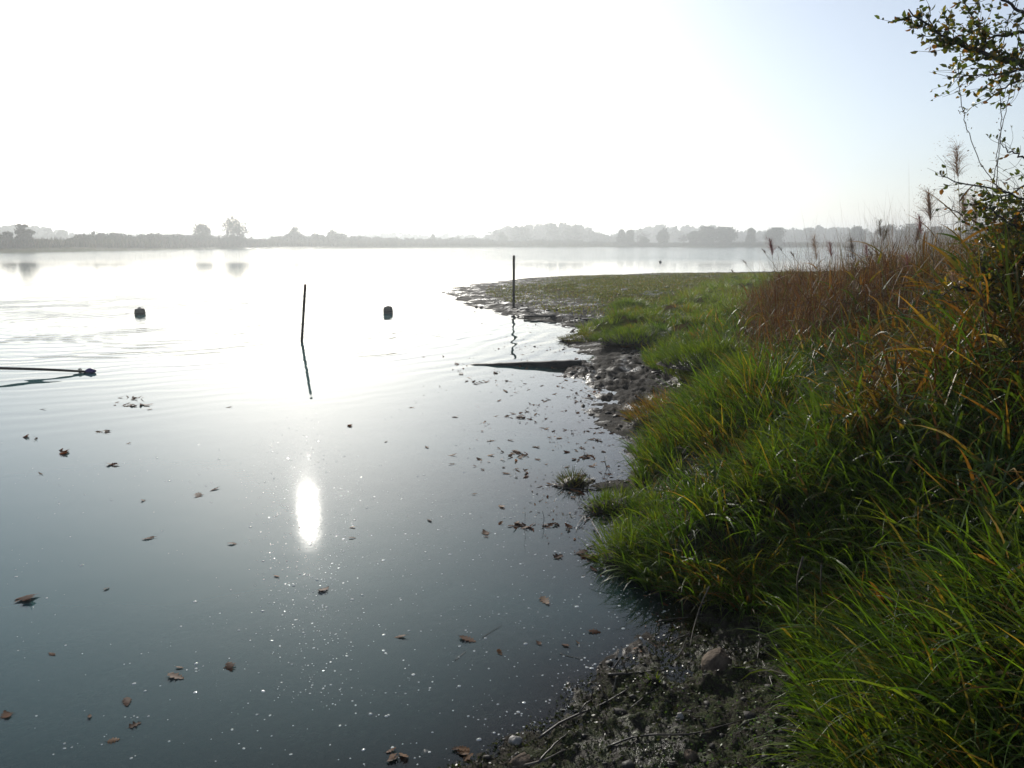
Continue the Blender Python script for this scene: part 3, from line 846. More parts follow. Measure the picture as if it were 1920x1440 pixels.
# ------------------------------------------------------------------ things in and by the water
M_POST = solid_mat("weathered_post", (.030, .026, .022), (.065, .055, .045), 18, .75, .5, 60, .3, .004, (3, 3, .6))
M_POST_TOP = solid_mat("faded_red_post_top", (.10, .035, .03), (.07, .05, .045), 18, .7, .4, 60, .3, .003, (3, 3, .6))
M_BEAM = solid_mat("black_wet_beam", (.010, .009, .008), (.028, .024, .020), 14, .55, .6, 50, .3, .006, (.5, 4, 4))
M_BUOY = solid_mat("algae_grey_buoy", (.15, .125, .095), (.24, .205, .16), 14, .65, .3, 50, .35, .004)
M_PURPLE = solid_mat("purple_cloth", (.035, .022, .10), (.060, .035, .16), 30, .55, .5, 70, .4, .004)
M_STONE = solid_mat("buff_stone", (.065, .048, .035), (.125, .095, .068), 22, .85, 1.0, 60, .15, .012)
M_PALE = solid_mat("pale_flint", (.17, .16, .145), (.28, .265, .24), 22, .6, .5, 80, .3, .004)
M_STICK = solid_mat("wet_twig", (.018, .014, .011), (.05, .040, .030), 30, .45, .4, 90, .4, .002)
M_ROOT = solid_mat("bleached_root", (.075, .065, .05), (.14, .12, .095), 30, .7, .4, 90, .3, .002)
M_ROPE = solid_mat("grey_rope", (.06, .055, .05), (.10, .09, .08), 60, .8, .5, 120, .2, .002)

def box_piece(mb, hx, hy, z0, z1, bev=.01, taper=1.0):
    """vertical square post with bevelled edges and chamfered head"""
    n = 12
    prof_ = []
    for sx, sy in ((1, 1), (-1, 1), (-1, -1), (1, -1)):
        for a in ((0, 1), (.6, .6), (1, 0)) if sx * sy > 0 else ((1, 0), (.6, .6), (0, 1)):
            prof_.append((sx * (hx - bev + bev * a[0]), sy * (hy - bev + bev * a[1])))
    P = np.array(prof_)
    zs = np.concatenate([np.linspace(z0, z1 - bev, 9), [z1]])
    V = []
    for i, z in enumerate(zs):
        s = (1 - (1 - taper) * (z - z0) / (z1 - z0)) * (1 - (.25 if i == len(zs) - 1 else 0))
        V.append(np.column_stack([P * s + rng.normal(0, .0012, P.shape), np.full(n, z)]))
    V = np.vstack(V); m = len(zs)
    i = np.arange(m - 1)[:, None] * n; j = np.arange(n)[None]; j2 = (j + 1) % n
    f = np.stack([i + j, i + j2, i + n + j2, i + n + j], -1).reshape(-1, 4)
    V = np.vstack([V, (0, 0, z1 + .002)])
    f3 = [((m - 1) * n + k, (m - 1) * n + (k + 1) % n, m * n) for k in range(n)]
    mb.add(V, f, f3)

def post(px, base_py, top_px, top_py, wpx, label, red=False):
    p = at(px, base_py, 0 if base_py > 600 else .05)
    top = at_y(top_px, top_py, p[1])
    t = empty("mooring_post", p)
    tag(t, label, "post", "posts standing in the lake")
    L = np.linalg.norm(top - p); w = wpx / FPX * p[1] * .5
    mb = MB(); box_piece(mb, w, w * .8, -.7, L * .86, w * .3)
    mb.build("shaft", M_POST, t)
    mb = MB(); box_piece(mb, w * 1.03, w * .83, L * .862, L, w * .3)
    o = mb.build("head", M_POST_TOP if red else M_POST, t)
    for zz in (.93, .90):
        mb = MB(); tube(mb, [(w * 1.0, 0, L * zz), (w * 1.25, 0, L * zz)], [.006, .007], 6)
        mb.build("nail", M_ROPE, o)
    t.rotation_euler = (0, math.atan2(top[0] - p[0], top[2] - p[2]), .2)
    return t
post(566, 640, 572, 533, 4.6, "slim leaning dark post standing in open water", True)
post(963, 576, 963.5, 479, 4.2, "upright dark post standing on the mud spit")

def buoy(px, py, wpx, hpx, label, dent, tilt):
    p = at(px, py, 0)
    w = wpx / FPX * p[1] * .5; h = hpx / FPX * p[1]
    t = empty("buoy", p); tag(t, label, "buoy", "round buoys in the lake")
    # barrel profile with rounded shoulders
    pr = [(0, -.9), (.55, -.9), (.85, -.7), (.97, -.3), (1.0, .1), (1.0, .45), (.96, .72), (.84, .91), (.62, .98), (.3, 1.0), (0, .99)]
    n = 24; a = np.arange(n) * 2 * math.pi / n
    V = []
    for r_, z_ in pr:
        k = 1 + dent * np.cos(a * 2 + z_ * 2) * .05 + rng.normal(0, .006, n)
        V.append(np.column_stack([w * r_ * k * np.cos(a), w * r_ * k * np.sin(a), np.full(n, h * z_) + (h * .05 * np.cos(a + dent) if z_ > .5 else 0)]))
    V = np.vstack(V); m = len(pr)
    i = np.arange(m - 1)[:, None] * n; j = np.arange(n)[None]; j2 = (j + 1) % n
    mb = MB(); mb.add(V, np.stack([i + j, i + j2, i + n + j2, i + n + j], -1).reshape(-1, 4))
    mb.build("float_body", M_BUOY, t, True)
    mb = MB(); th = np.linspace(0, 2 * math.pi, 25)
    tube(mb, np.column_stack([w * 1.0 * np.cos(th), w * 1.0 * np.sin(th), np.full(25, h * .22)]), .010, 6, cap=False)
    mb.build("rope_band", M_ROPE, t, True)
    mb = MB(); th = np.linspace(0, math.pi, 9)
    tube(mb, np.column_stack([w * .22 * np.cos(th), np.zeros(9), h * .96 + w * .16 * np.sin(th)]), .012, 6)
    mb.build("lifting_eye", M_ROPE, t, True)
    t.rotation_euler = (tilt, tilt * .6, .4)
buoy(262.5, 589, 18.5, 11, "grey barrel buoy floating at the left", .6, .03)
buoy(728, 587, 16.5, 12.5, "grey lumpy buoy floating right of the leaning post", 1.6, -.06)

# pole rising obliquely out of the water at the left, with a purple wrapped tip
def tilted_pole():
    tip = at(163, 697, .012)
    mid = at_y(0, 691.5, tip[1] - .35); mid[2] = max(mid[2], .12)
    end = tip + (mid - tip) * 2.6
    t = empty("tilted_pole", tip)
    tag(t, "dark pole slanting out of the water with purple wrapped tip", "pole")
    d = (end - tip)
    pts = np.array([d * s + np.array((0, 0, .006 * math.sin(s * 9))) for s in np.linspace(0, 1, 16)])
    mb = MB(); tube(mb, pts, np.linspace(.016, .023, 16), 10); mb.build("shaft", M_POST, t, True)
    # underwater run
    e = d / np.linalg.norm(d)
    mb = MB(); tube(mb, [e * -.02, e * -.25 + np.array((0, 0, -.06)), e * -.6 + np.array((0, 0, -.2))], .015, 8); mb.build("sunken_end", M_POST, t, True)
    # wrapped knot of cloth
    c = at(170, 695.5, .025) - tip
    k = 10; V = []
    for i in range(9):
        ph = math.pi * i / 8
        for j in range(k):
            q = 2 * math.pi * j / k
            r_ = (1 + .16 * math.sin(3 * q + 2 * ph) + .1 * rng.normal() * math.sin(ph))
            V.append((c[0] + .075 * math.cos(ph) * (1 if i < 8 else 1.25), c[1] + .042 * r_ * math.sin(ph) * math.cos(q), c[2] + .034 * r_ * math.sin(ph) * math.sin(q)))
    V = np.array(V); i = np.arange(8)[:, None] * k; j = np.arange(k)[None]; j2 = (j + 1) % k
    mb = MB(); mb.add(V, np.stack([i + j, i + j2, i + k + j2, i + k + j], -1).reshape(-1, 4)); w = mb.build("purple_wrap", M_PURPLE, t, True)
    tag(w, "purple cloth wrap")
    mb = MB(); th = np.linspace(0, 2 * math.pi, 13)
    for o in (-.10, -.085):
        tube(mb, np.column_stack([np.full(13, o), .027 * np.cos(th), .016 + .027 * np.sin(th)]), .005, 5, cap=False)
    mb.build("ring", M_ROPE, t, True)
    # short mooring post that carries the upper end, beyond the frame
    b = empty("mooring_post", (end[0] - .03, end[1], 0)); tag(b, "short stump carrying the slanting pole, beyond the left edge", "post")
    mb = MB(); tube(mb, [(0, 0, -.8), (0, 0, 0), (.005, 0, end[2] - .025)], [.06, .055, .05], 12); mb.build("shaft", M_POST, b, True)
tilted_pole()

# beam lying in the shallows, left end sinking
def beam():
    r = at(1090, 688, 0); rt = at_y(1090, 675, r[1])
    l = at(872, 683, 0)
    t = empty("sunken_beam", (r + l) / 2)
    tag(t, "black squared timber beam sloping into the shallow water", "beam")
    c = (r + l) / 2
    hgt = rt[2] - r[2]
    mb = MB(); n = 22; V = []
    for s in np.linspace(0, 1, n):
        p = l + (r - l) * s - c
        top = -.001 + (hgt + .001) * s + rng.normal(0, .0025)
        for yy, zz in ((-.055, -.16), (.055, -.16), (.058, top - .008), (.05, top), (-.05, top + .001), (-.058, top - .008)):
            V.append((p[0], p[1] + yy + rng.normal(0, .0012), zz))
    V = np.array(V); i = np.arange(n - 1)[:, None] * 6; j = np.arange(6)[None]; j2 = (j + 1) % 6
    f = np.stack([i + j, i + j2, i + 6 + j2, i + 6 + j], -1).reshape(-1, 4)
    V = np.vstack([V, V[:6].mean(0), V[-6:].mean(0)])
    k = np.arange(6)
    f3 = np.vstack([np.stack([(k + 1) % 6, k, np.full(6, n * 6)], -1), np.stack([(n - 1) * 6 + k, (n - 1) * 6 + (k + 1) % 6, np.full(6, n * 6 + 1)], -1)])
    mb.add(V, f, f3); mb.build("timber", M_BEAM, t)
    for q in (.15, .5, .8):
        mb = MB(); p = l + (r - l) * q - c
        tube(mb, [(p[0], p[1] - .05, hgt * q - .03), (p[0], p[1] - .066, hgt * q - .03)], .007, 6)
        mb.build("nail", M_ROPE, t)
beam()
def batten():
    a, b = at(982, 595.5, .025), at(1042, 596, .035)
    a[2] = float(ground_h(a[0:1], a[1:2])[0]) + .02; b[2] = float(ground_h(b[0:1], b[1:2])[0]) + .02
    o = MB(); d = np.linspace(0, 1, 8)[:, None]
    tube(o, a * (1 - d) + b * d + np.column_stack([np.zeros(8), np.zeros(8), .006 * np.sin(d[:, 0] * 7)]), np.linspace(.022, .028, 8), 6)
    tag(o.build("driftwood_stick", M_BEAM), "thin black driftwood stick at the near edge of the spit", "stick")
batten()
# small float far out
def tiny_float():
    p = at(1238, 492, 0); t = empty("small_float", p); tag(t, "tiny dark float far out on the calm water", "float")
    mb = MB(); th = np.linspace(0, math.pi, 7)
    tube(mb, [(0, 0, .16 * -math.cos(a) * .7 + .05) for a in th], [max(.004, .13 * math.sin(a)) for a in th], 10); mb.build("float_body", M_BEAM, t, True)
    mb = MB(); tube(mb, [(0, 0, .12), (0, 0, .26)], .012, 6); mb.build("stem", M_BEAM, t)
tiny_float()

def stone(px, py, wpx, hr, label, mat, z=None, seed=0, flat=1.0):
    p = at(px, py, .06 if z is None else z)
    g = float(ground_h(p[0:1], p[1:2])[0])
    p = at(px, py, max(g, 0)); g = float(ground_h(p[0:1], p[1:2])[0])
    s = np.linalg.norm(p - np.array((0, 0, CAM_H)))
    R = wpx / FPX * s * .5
    a = np.linspace(0, math.pi, 11); V = []; n = 18
    for i, ph in enumerate(a):
        for j in range(n):
            q = 2 * math.pi * j / n
            d = np.array((math.sin(ph) * math.cos(q), math.sin(ph) * math.sin(q), math.cos(ph)))
            k = 1 + .42 * fbm(np.array([d[0] * 1.3 + seed]), np.array([d[1] * 1.3 + d[2] * 1.7 + seed]), 500 + seed, 5)[0] + .05 * math.sin(3 * q + seed)
            V.append(d * k * R * np.array((1, .85 * flat, hr)))
    V = np.array(V); i = np.arange(10)[:, None] * n; j = np.arange(n)[None]; j2 = (j + 1) % n
    mb = MB(); mb.add(V, np.stack([i + j, i + n + j, i + n + j2, i + j2], -1).reshape(-1, 4))
    o = mb.build("stone", mat, None, True); o.location = (p[0], p[1] + R * .4, max(g, -.01) + R * hr * .18); o.rotation_euler = (.1, .05, seed * 1.3)
    tag(o, label, "stone")
stone(1350, 1250, 60, .82, "largest buff rounded stone on the black mud", M_STONE, seed=1)
stone(966, 1392, 26, .7, "pale grey flint at the mud edge", M_PALE, seed=2)
stone(975, 1440, 40, .6, "buff flat stone cut by the bottom edge", M_STONE, seed=3)
stone(1296, 1424, 26, .8, "small buff pebble low on the mud between sprouts", M_STONE, seed=4)
stone(1276, 1345, 14, .9, "tiny grey pebble in the middle of the mud", M_PALE, seed=5)
stone(797, 1410, 15, .6, "white round pebble in the shallow water by leaf litter", M_PALE, seed=6)
stone(1172, 545, 12, .5, "small pale stone on the far turf of the spit", M_PALE, z=.14, seed=7)
stone(1183, 1165, 13, .3, "flat yellowish pebble awash in the shallows", M_PALE, z=0, seed=8)

# ------------------------------------------------------------------ oak leaves
def oak_outline(n=36, lobes=4, seed=0):
    r_ = random.Random(seed)
    t = np.linspace(0, 1, n // 2)
    w = .26 * np.sin(math.pi * t ** .75) ** .8 * (1 + .42 * np.cos(2 * math.pi * (t * lobes + .45))) 
    w = w * r_.uniform(.75, 1.15) * np.array([r_.uniform(.8, 1.2) for _ in t])
    if seed % 6 == 4: w = .17 * np.sin(math.pi * t ** .85)
    w = np.maximum(w, .012)
    return t, w
def leaf_mesh(name, mat, seed, col):
    r_ = np.random.default_rng(seed)
    t, w = oak_outline(34, [4, 4, 3, 5][seed % 4], seed)
    cu = r_.uniform(-.10, .16) * (2.2 if seed % 5 == 0 else 1); tw = r_.uniform(-.5, .5); roll = r_.uniform(-.2, .5)
    V = []
    for ti, wi in zip(t, w):
        for s_ in (-1, -.5, 0, .5, 1):
            x = ti - .5; y = s_ * wi
            z = cu * (ti - .5) ** 2 * 2 + roll * y * y * 2.2 + tw * x * y * .8 + r_.normal(0, .008)
            V.append((x, y, z))
    V = np.array(V); V[:, 2] -= np.percentile(V[:, 2], 18)
    m = len(t); i = np.arange(m - 1)[:, None] * 5; j = np.arange(4)[None]
    f = np.stack([i + j, i + 5 + j, i + 6 + j, i + 1 + j], -1).reshape(-1, 4)
    mb = MB(); c = np.array(col) * r_.uniform(.7, 1.2, (len(V), 1)); mb.add(V, f, None, c)
    # stalk
    tube(mb, [(-.5, 0, V[2, 2]), (-.58, .01, V[2, 2] + .01), (-.70, .03, V[2, 2] + .02)], [.012, .010, .008], 4, c=(.07, .035, .015))
    return mb.mesh(name, mat, True)
M_OAK = foliage_mat("dead_oak_leaf", .40, .6, .12, (1.6, 1.0, .5))
OAKCOL = [(.115, .050, .022), (.16, .085, .040), (.085, .036, .018), (.20, .115, .06), (.065, .032, .018), (.13, .06, .03)]
OAKM = [leaf_mesh("oak_leaf", M_OAK, i, OAKCOL[(i * 5 + i // 6) % 6]) for i in range(24)]
M_SUNK = foliage_mat("sunken_leaf", .1, .6, .2, (1, 1, 1))
def oak(px, py, spx, label, group=None, k=None, rz=None, z=.004, tilt=.12):
    p = at(px, py, z)
    s = np.linalg.norm(p - np.array((0, 0, CAM_H)))
    o = link("oak_leaf", OAKM[(rng.integers(0, 24) if k is None else k)])
    sc = spx / FPX * s * .88
    o.location = p; o.scale = (sc, sc * rng.uniform(.85, 1.15), sc * rng.uniform(.6, 1.2))
    o.rotation_euler = (rng.normal(0, tilt), rng.normal(0, tilt), rng.uniform(-1.2, 1.2) + (math.pi if rng.uniform() < .5 else 0) if rz is None else rz)
    tag(o, label, "leaf", group)
    return o
GL = "oak leaves floating on the lake"
singles = [(48, 1120, 52, "long curled brown oak leaf near the left edge of the water"), (200, 1103, 12, "small dark leaf scrap right of the long curled leaf"),
    (268, 938, 12, "small upright leaf below the left leaf pairs"), (278, 1009, 22, "dark oak leaf alone left of the sun's reflection, lower one"),
    (435, 1019, 18, "small dark leaf between lone leaf and sun's reflection"), (372, 929, 26, "brown lobed oak leaf with a twig at its side"),
    (402, 917, 22, "thin curled leaf just above the brown lobed leaf"), (330, 1268, 36, "large pale brown oak leaf in the lower left water"),
    (337, 1251, 16, "small crumpled leaf touching the large pale leaf"), (431, 1250, 32, "dark oak leaf right of the large pale leaf"),
    (519, 1080, 16, "small dark leaf below left of the sun's reflection"), (607, 1105, 26, "oak leaf glinting below the sun's reflection"),
    (655, 797, 16, "dark upright leaf above right of the sun's reflection"), (724, 827, 10, "tiny dark leaf on open water right of the upright leaf"),
    (853, 781, 13, "red brown leaf alone left of the leaf drift"), (773, 764, 12, "tiny dark leaf left of the red brown one"), (800, 838, 14, "thin dark leaf above the small leaf raft"),
    (848, 853, 20, "small raft leaf on the left margin of the leaf drift"), (846, 870, 14, "small dark leaf under the small raft leaf"), (430, 763, 12, "tiny dark leaf on water left of the leaning post's reflection"),
    (750, 1193, 26, "pale glinting oak leaf left of the brown one with a straw"), (877, 1198, 38, "brown crumpled oak leaf with a straw beside it"), (937, 1223, 18, "small buff leaf right of the brown crumpled one"),
    (1022, 1126, 36, "black curled leaf standing up from the water"), (1115, 1184, 26, "red brown oak leaf in the shallows near the mud"), (1060, 1209, 18, "dark pointed leaf below the yellowish scrap"),
    (1197, 1219, 20, "orange brown leaf at the very edge of the mud"), (910, 998, 24, "dark brown leaf left of the long leaf raft"), (912, 1006, 13, "small leaf just under the dark brown one"),
    (940, 949, 20, "brown leaf above the long leaf raft"), (889, 926, 11, "tiny brown leaf on open water up from the raft"), (1047, 1043, 27, "pale buff leaf left of the waterlogged leaf heap"),
    (1113, 1067, 24, "buff leaf below the waterlogged leaf heap"), (168, 1343, 12, "tiny black leaf curl near the bottom left"), (660, 988, 14, "small glinting leaf right of the sun's reflection, upper one"),
    (661, 1008, 15, "small glinting leaf right of the sun's reflection, lower one"), (80, 767, 12, "tiny dark leaf far left on the pale water"), (76, 888, 12, "tiny dark leaf far left on the blue water"), (241, 831, 9, "tiny leaf speck right of the thin leaf line"), (805, 975, 16, "pale scrap of leaf on the open water"),
    (1010, 1205, 15, "yellowish leaf scrap beside the red brown leaf"), (1084, 1205, 13, "small torn leaf by the dark pointed leaf")]
for px, py, s_, lab in singles:
    oak(px, py, s_, lab, GL)
rafts = [(262, 759, 22, 4, 11, 13, "brown oak leaf in the larger raft far left"), (250, 746, 18, 4, 9, 11, "brown oak leaf in the smaller raft far left"), (225, 757, 14, 2, 4, 9, "dark leaf trailing left of the two rafts"),
    (118, 848, 13, 4, 4, 17, "brown oak leaf in the little left raft"), (213, 870, 11, 3, 3, 17, "brown oak leaf in the pair right of the little left raft"), (195, 810, 14, 2, 4, 12, "leaf in the thin line above the pair"), (60, 821, 16, 2, 4, 14, "dark leaf in the far left trio"),
    (852, 682, 9, 1.5, 4, 9, "leaf gathered at the sinking tip of the beam"), (885, 713, 18, 6, 8, 12, "leaf in the raft below the beam's tip"), (985, 780, 28, 5, 12, 13, "leaf in the upper dense raft of the drift"),
    (965, 851, 24, 8, 12, 17, "leaf in the lower dense raft of the drift"), (1000, 984, 42, 6, 14, 20, "leaf in the long raft beside the bank"), (1100, 1041, 17, 6, 6, 24, "waterlogged leaf in the heap below the bank grass"),
    (1075, 922, 14, 4, 4, 14, "wet leaf under the drowned grass clump"), (1100, 858, 20, 6, 7, 15, "leaf in the loose group off the muddy spur"), (743, 1416, 18, 10, 5, 26, "pale rotten leaf in the heap at the bottom edge"), (870, 1408, 24, 10, 5, 24, "pale rotten leaf in the scum beside the flint")]
ORD = ["first", "second", "third", "fourth", "fifth", "sixth", "seventh", "eighth", "ninth", "tenth", "eleventh", "twelfth", "thirteenth", "fourteenth", "fifteenth"]
for px, py, dx, dy, n, s_, lab in rafts:
    g = lab.split(" in the ")[-1] if " in the " in lab else lab
    xs_ = np.sort(px + rng.normal(0, dx * .6, n))
    for i in range(n):
        oak(xs_[i], py + rng.normal(0, dy * .6), s_ * rng.uniform(.7, 1.25), lab + (", leftmost" if i == 0 else ", rightmost" if i == n - 1 else ", %s from the left" % ORD[i]), "leaves: " + g, z=.004 + .004 * i / n, tilt=.25)
n = 0
while n < 105:
    px, py = rng.uniform(860, 1150), rng.uniform(650, 905)
    if not (px > 880 + (py - 690) * .1 and rng.uniform() < .12 + .88 * sstep(860, 1080, px)): continue
    q = at(px, py)
    if sdist(q[:1], q[1:2], SHORE)[0] > -.05: continue
    oak(px, py, (8 + (py - 650) * .022) * rng.uniform(.7, 1.5), "small brown oak leaf scattered in the drift between beam, open water and bank", "scattered drift leaves", tilt=.2); n += 1
# half sunken leaves seen through the murky water
for px, py, s_, lab in ((238, 1316, 30, "pale half sunken leaf in the lower left water"), (253, 1359, 22, "reddish sunken leaf under the pale one"), (97, 1226, 18, "faint sunken leaf at the left"), (12, 1340, 26, "faint sunken leaf at the left edge near the bottom"), (213, 1388, 20, "faint sunken leaf nearest the bottom left")):
    oak(px, py, s_, lab, "sunken leaves", z=.0015, tilt=.01)

# ------------------------------------------------------------------ twigs, straws and roots
def stick(pts_px, rad, label, mat=M_STICK, name="twig", lift=None, branches=(), group="twigs lying on the mud"):
    rad *= .72
    P = []
    for k, (px, py) in enumerate(pts_px):
        p = at(px, py, .05); g = max(0.0, float(ground_h(p[0:1], p[1:2])[0])); p = at(px, py, g + (lift[k] if lift else .008)); P.append(p)
    P = np.array(P); o = P[0].copy()
    m = max(6, 3 * len(P)); S_ = spline(P - o, m) if len(P) > 2 else (P[0] - o) * (1 - np.linspace(0, 1, m)[:, None]) + (P[1] - o) * np.linspace(0, 1, m)[:, None]
    S_ = S_ + rng.normal(0, rad * .15, S_.shape)
    t = empty(name, o); tag(t, label, "twig" if name == "twig" else name.replace("_", " "), group)
    mb = MB(); tube(mb, S_, np.linspace(rad, rad * .55, m), 6); mb.build("stem", mat, t, True)
    for f_, dx, dy, dz in branches:
        a = S_[int(f_ * (m - 1))]; b = a + np.array((dx, dy, dz))
        mb = MB(); tube(mb, [a, (a + b) / 2 + rng.normal(0, .008, 3), b], [rad * .6, rad * .5, rad * .3], 5); mb.build("side_twig", mat, t, True)
    return t
stick([(1010, 1385), (1060, 1350), (1130, 1320), (1180, 1290)], .007, "long black twig across the mud near the flint", branches=[(.5, .06, .05, .03), (.8, -.04, .05, .04)])
stick([(1140, 1265), (1190, 1262), (1250, 1256)], .008, "short thick black twig at the mud tongue", branches=[(.4, -.03, .02, .06)])
stick([(1150, 1255), (1162, 1235)], .006, "stub of black twig standing at the mud tongue", lift=[.005, .06])
stick([(1108, 1320), (1112, 1290)], .005, "upright black stalk at the tip of the mud", lift=[0, .09])
stick([(1148, 1300), (1153, 1282), (1156, 1268)], .006, "pale reddish straw on the mud tongue", mat=M_ROOT, lift=[.005, .04, .07])
stick([(1235, 1165), (1262, 1160), (1290, 1157)], .006, "straight dark twig floating at the shore beside the bank")
stick([(1255, 1205), (1275, 1195), (1295, 1187)], .005, "small dark twig above the orange brown leaf")
stick([(1268, 1235), (1280, 1215), (1288, 1195)], .004, "slender buff straw leaning over the mud", mat=M_ROOT, lift=[.005, .03, .06])
stick([(1140, 1400), (1200, 1380), (1300, 1375), (1390, 1350)], .005, "long thin dark stem trailing through the algae")
stick([(960, 1440), (1020, 1425), (1060, 1405)], .006, "buff stalk beside the bottom stone", mat=M_ROOT)
stick([(1180, 1330), (1215, 1300), (1225, 1285)], .004, "thin forked twig behind the green sprout", branches=[(.6, .05, .0, .03)])
stick([(1010, 1430), (1040, 1395), (1065, 1375)], .006, "dark twig leaning on the flint's right side")
stick([(1330, 1100), (1312, 1140), (1300, 1180), (1293, 1215)], .004, "thin pale stem hanging down from the bank", mat=M_ROOT, name="root", lift=[.16, .08, .03, .01], group="bare roots hanging from the bank")
stick([(1505, 1045), (1495, 1090), (1497, 1140), (1488, 1185), (1500, 1225)], .0045, "long bleached root hanging from the dark bank", mat=M_ROOT, name="root", lift=[.34, .22, .13, .06, .01], group="bare roots hanging from the bank")
stick([(1540, 1060), (1540, 1110), (1555, 1150), (1560, 1180)], .0035, "shorter bleached root right of the long one", mat=M_ROOT, name="root", lift=[.3, .2, .1, .03], group="bare roots hanging from the bank")
stick([(1515, 1150), (1505, 1175)], .004, "tiny root fork beside the long root", mat=M_ROOT, name="root", lift=[.06, .02], group="bare roots hanging from the bank")
stick([(1420, 1150), (1424, 1190), (1420, 1240)], .005, "brown stalk fallen in front of the dark bank", lift=[.05, .02, .01])
stick([(1430, 1240), (1445, 1275), (1450, 1300)], .004, "brown stalk lying right of the large stone")
G2 = "dead stems at the water's edge"
stick([(1036, 908), (1062, 915), (1105, 917), (1150, 912)], .008, "dark stem lying along the small muddy spur", group=G2, branches=[(.1, -.03, .05, .02), (.7, .02, .03, .10)])
stick([(1125, 912), (1098, 890), (1090, 878)], .003, "thin stem arching over the drowned clump", lift=[.01, .09, .16], group=G2)
stick([(1130, 960), (1105, 965), (1090, 968)], .006, "muddy stick pointing out from the second spur", group=G2, branches=[(.9, -.02, -.1, .0), (.8, -.02, -.16, .0)])
stick([(1110, 962), (1090, 955), (1082, 938), (1088, 936)], .003, "bent wiry stem looping over the water", lift=[.01, .06, .10, .09], group=G2)
stick([(1110, 955), (1095, 945), (1087, 940)], .003, "second wiry stem beside the bent one", lift=[.01, .05, .07], group=G2)
stick([(1105, 970), (1120, 995), (1130, 1012)], .003, "thin submerged stem below the second spur", lift=[.003, .003, .003], group=G2)
stick([(1092, 970), (1083, 985), (1080, 998)], .003, "thin stem bent down into the water", lift=[.02, .01, .003], group=G2)
stick([(1100, 1026), (1125, 1020), (1150, 1010)], .005, "twig reaching from the bank over the leaf heap", lift=[.005, .02, .06], group=G2, branches=[(.5, -.02, -.05, .02)])
stick([(1137, 880), (1133, 855)], .003, "upright stem off the muddy spur", lift=[0, .09], group=G2)
stick([(1145, 888), (1136, 872), (1137, 855)], .003, "curved upright stem nearest the bank grass", lift=[.0, .06, .10], group=G2)
stick([(1098, 860), (1095, 848), (1094, 836)], .004, "short dark snag standing in the leaf group", lift=[0, .03, .07], group=G2)
stick([(985, 1010), (984, 990), (985, 960)], .002, "very thin blade standing in the long leaf raft", lift=[0, .05, .13], group=G2)
stick([(1018, 988), (1020, 972), (1017, 958)], .003, "short green blade standing in the long leaf raft", lift=[0, .04, .09], group=G2)
stick([(904, 1195), (920, 1185), (940, 1172)], .0015, "thin pale straw lying on the water by the crumpled leaf", mat=M_ROOT, lift=[.002] * 3, group=G2)
stick([(853, 1238), (865, 1228), (875, 1220)], .0015, "thin dark straw on the water below the crumpled leaf", lift=[.002] * 3, group=G2)
stick([(1050, 1225), (1075, 1232), (1095, 1236)], .0015, "thin pale straw near the dark pointed leaf", mat=M_ROOT, lift=[.002] * 3, group=G2)

# ------------------------------------------------------------------ foam, bubbles and specks on the water; litter and clods on the mud
def bubble_verts(nseg=8):
    V = [(0, 0, 1.0)]; 
    for ph in (.55, 1.05, 1.57):
        for j in range(nseg):
            q = 2 * math.pi * j / nseg; V.append((math.sin(ph) * math.cos(q), math.sin(ph) * math.sin(q), math.cos(ph)))
    f3 = [(0, 1 + j, 1 + (j + 1) % nseg) for j in range(nseg)]
    f4 = [(1 + l * nseg + j, 1 + (l + 1) * nseg + j, 1 + (l + 1) * nseg + (j + 1) % nseg, 1 + l * nseg + (j + 1) % nseg) for l in range(2) for j in range(nseg)]
    return np.array(V), np.array(f4), np.array(f3)
M_FOAM, nt, out = new_mat("foam_bubble")
p_ = N(nt, "ShaderNodeBsdfPrincipled"); p_.inputs["Base Color"].default_value = (.46, .47, .45, 1); p_.inputs["Roughness"].default_value = .10; p_.inputs["Specular IOR Level"].default_value = .6
nt.links.new(p_.outputs[0], out.inputs[0])
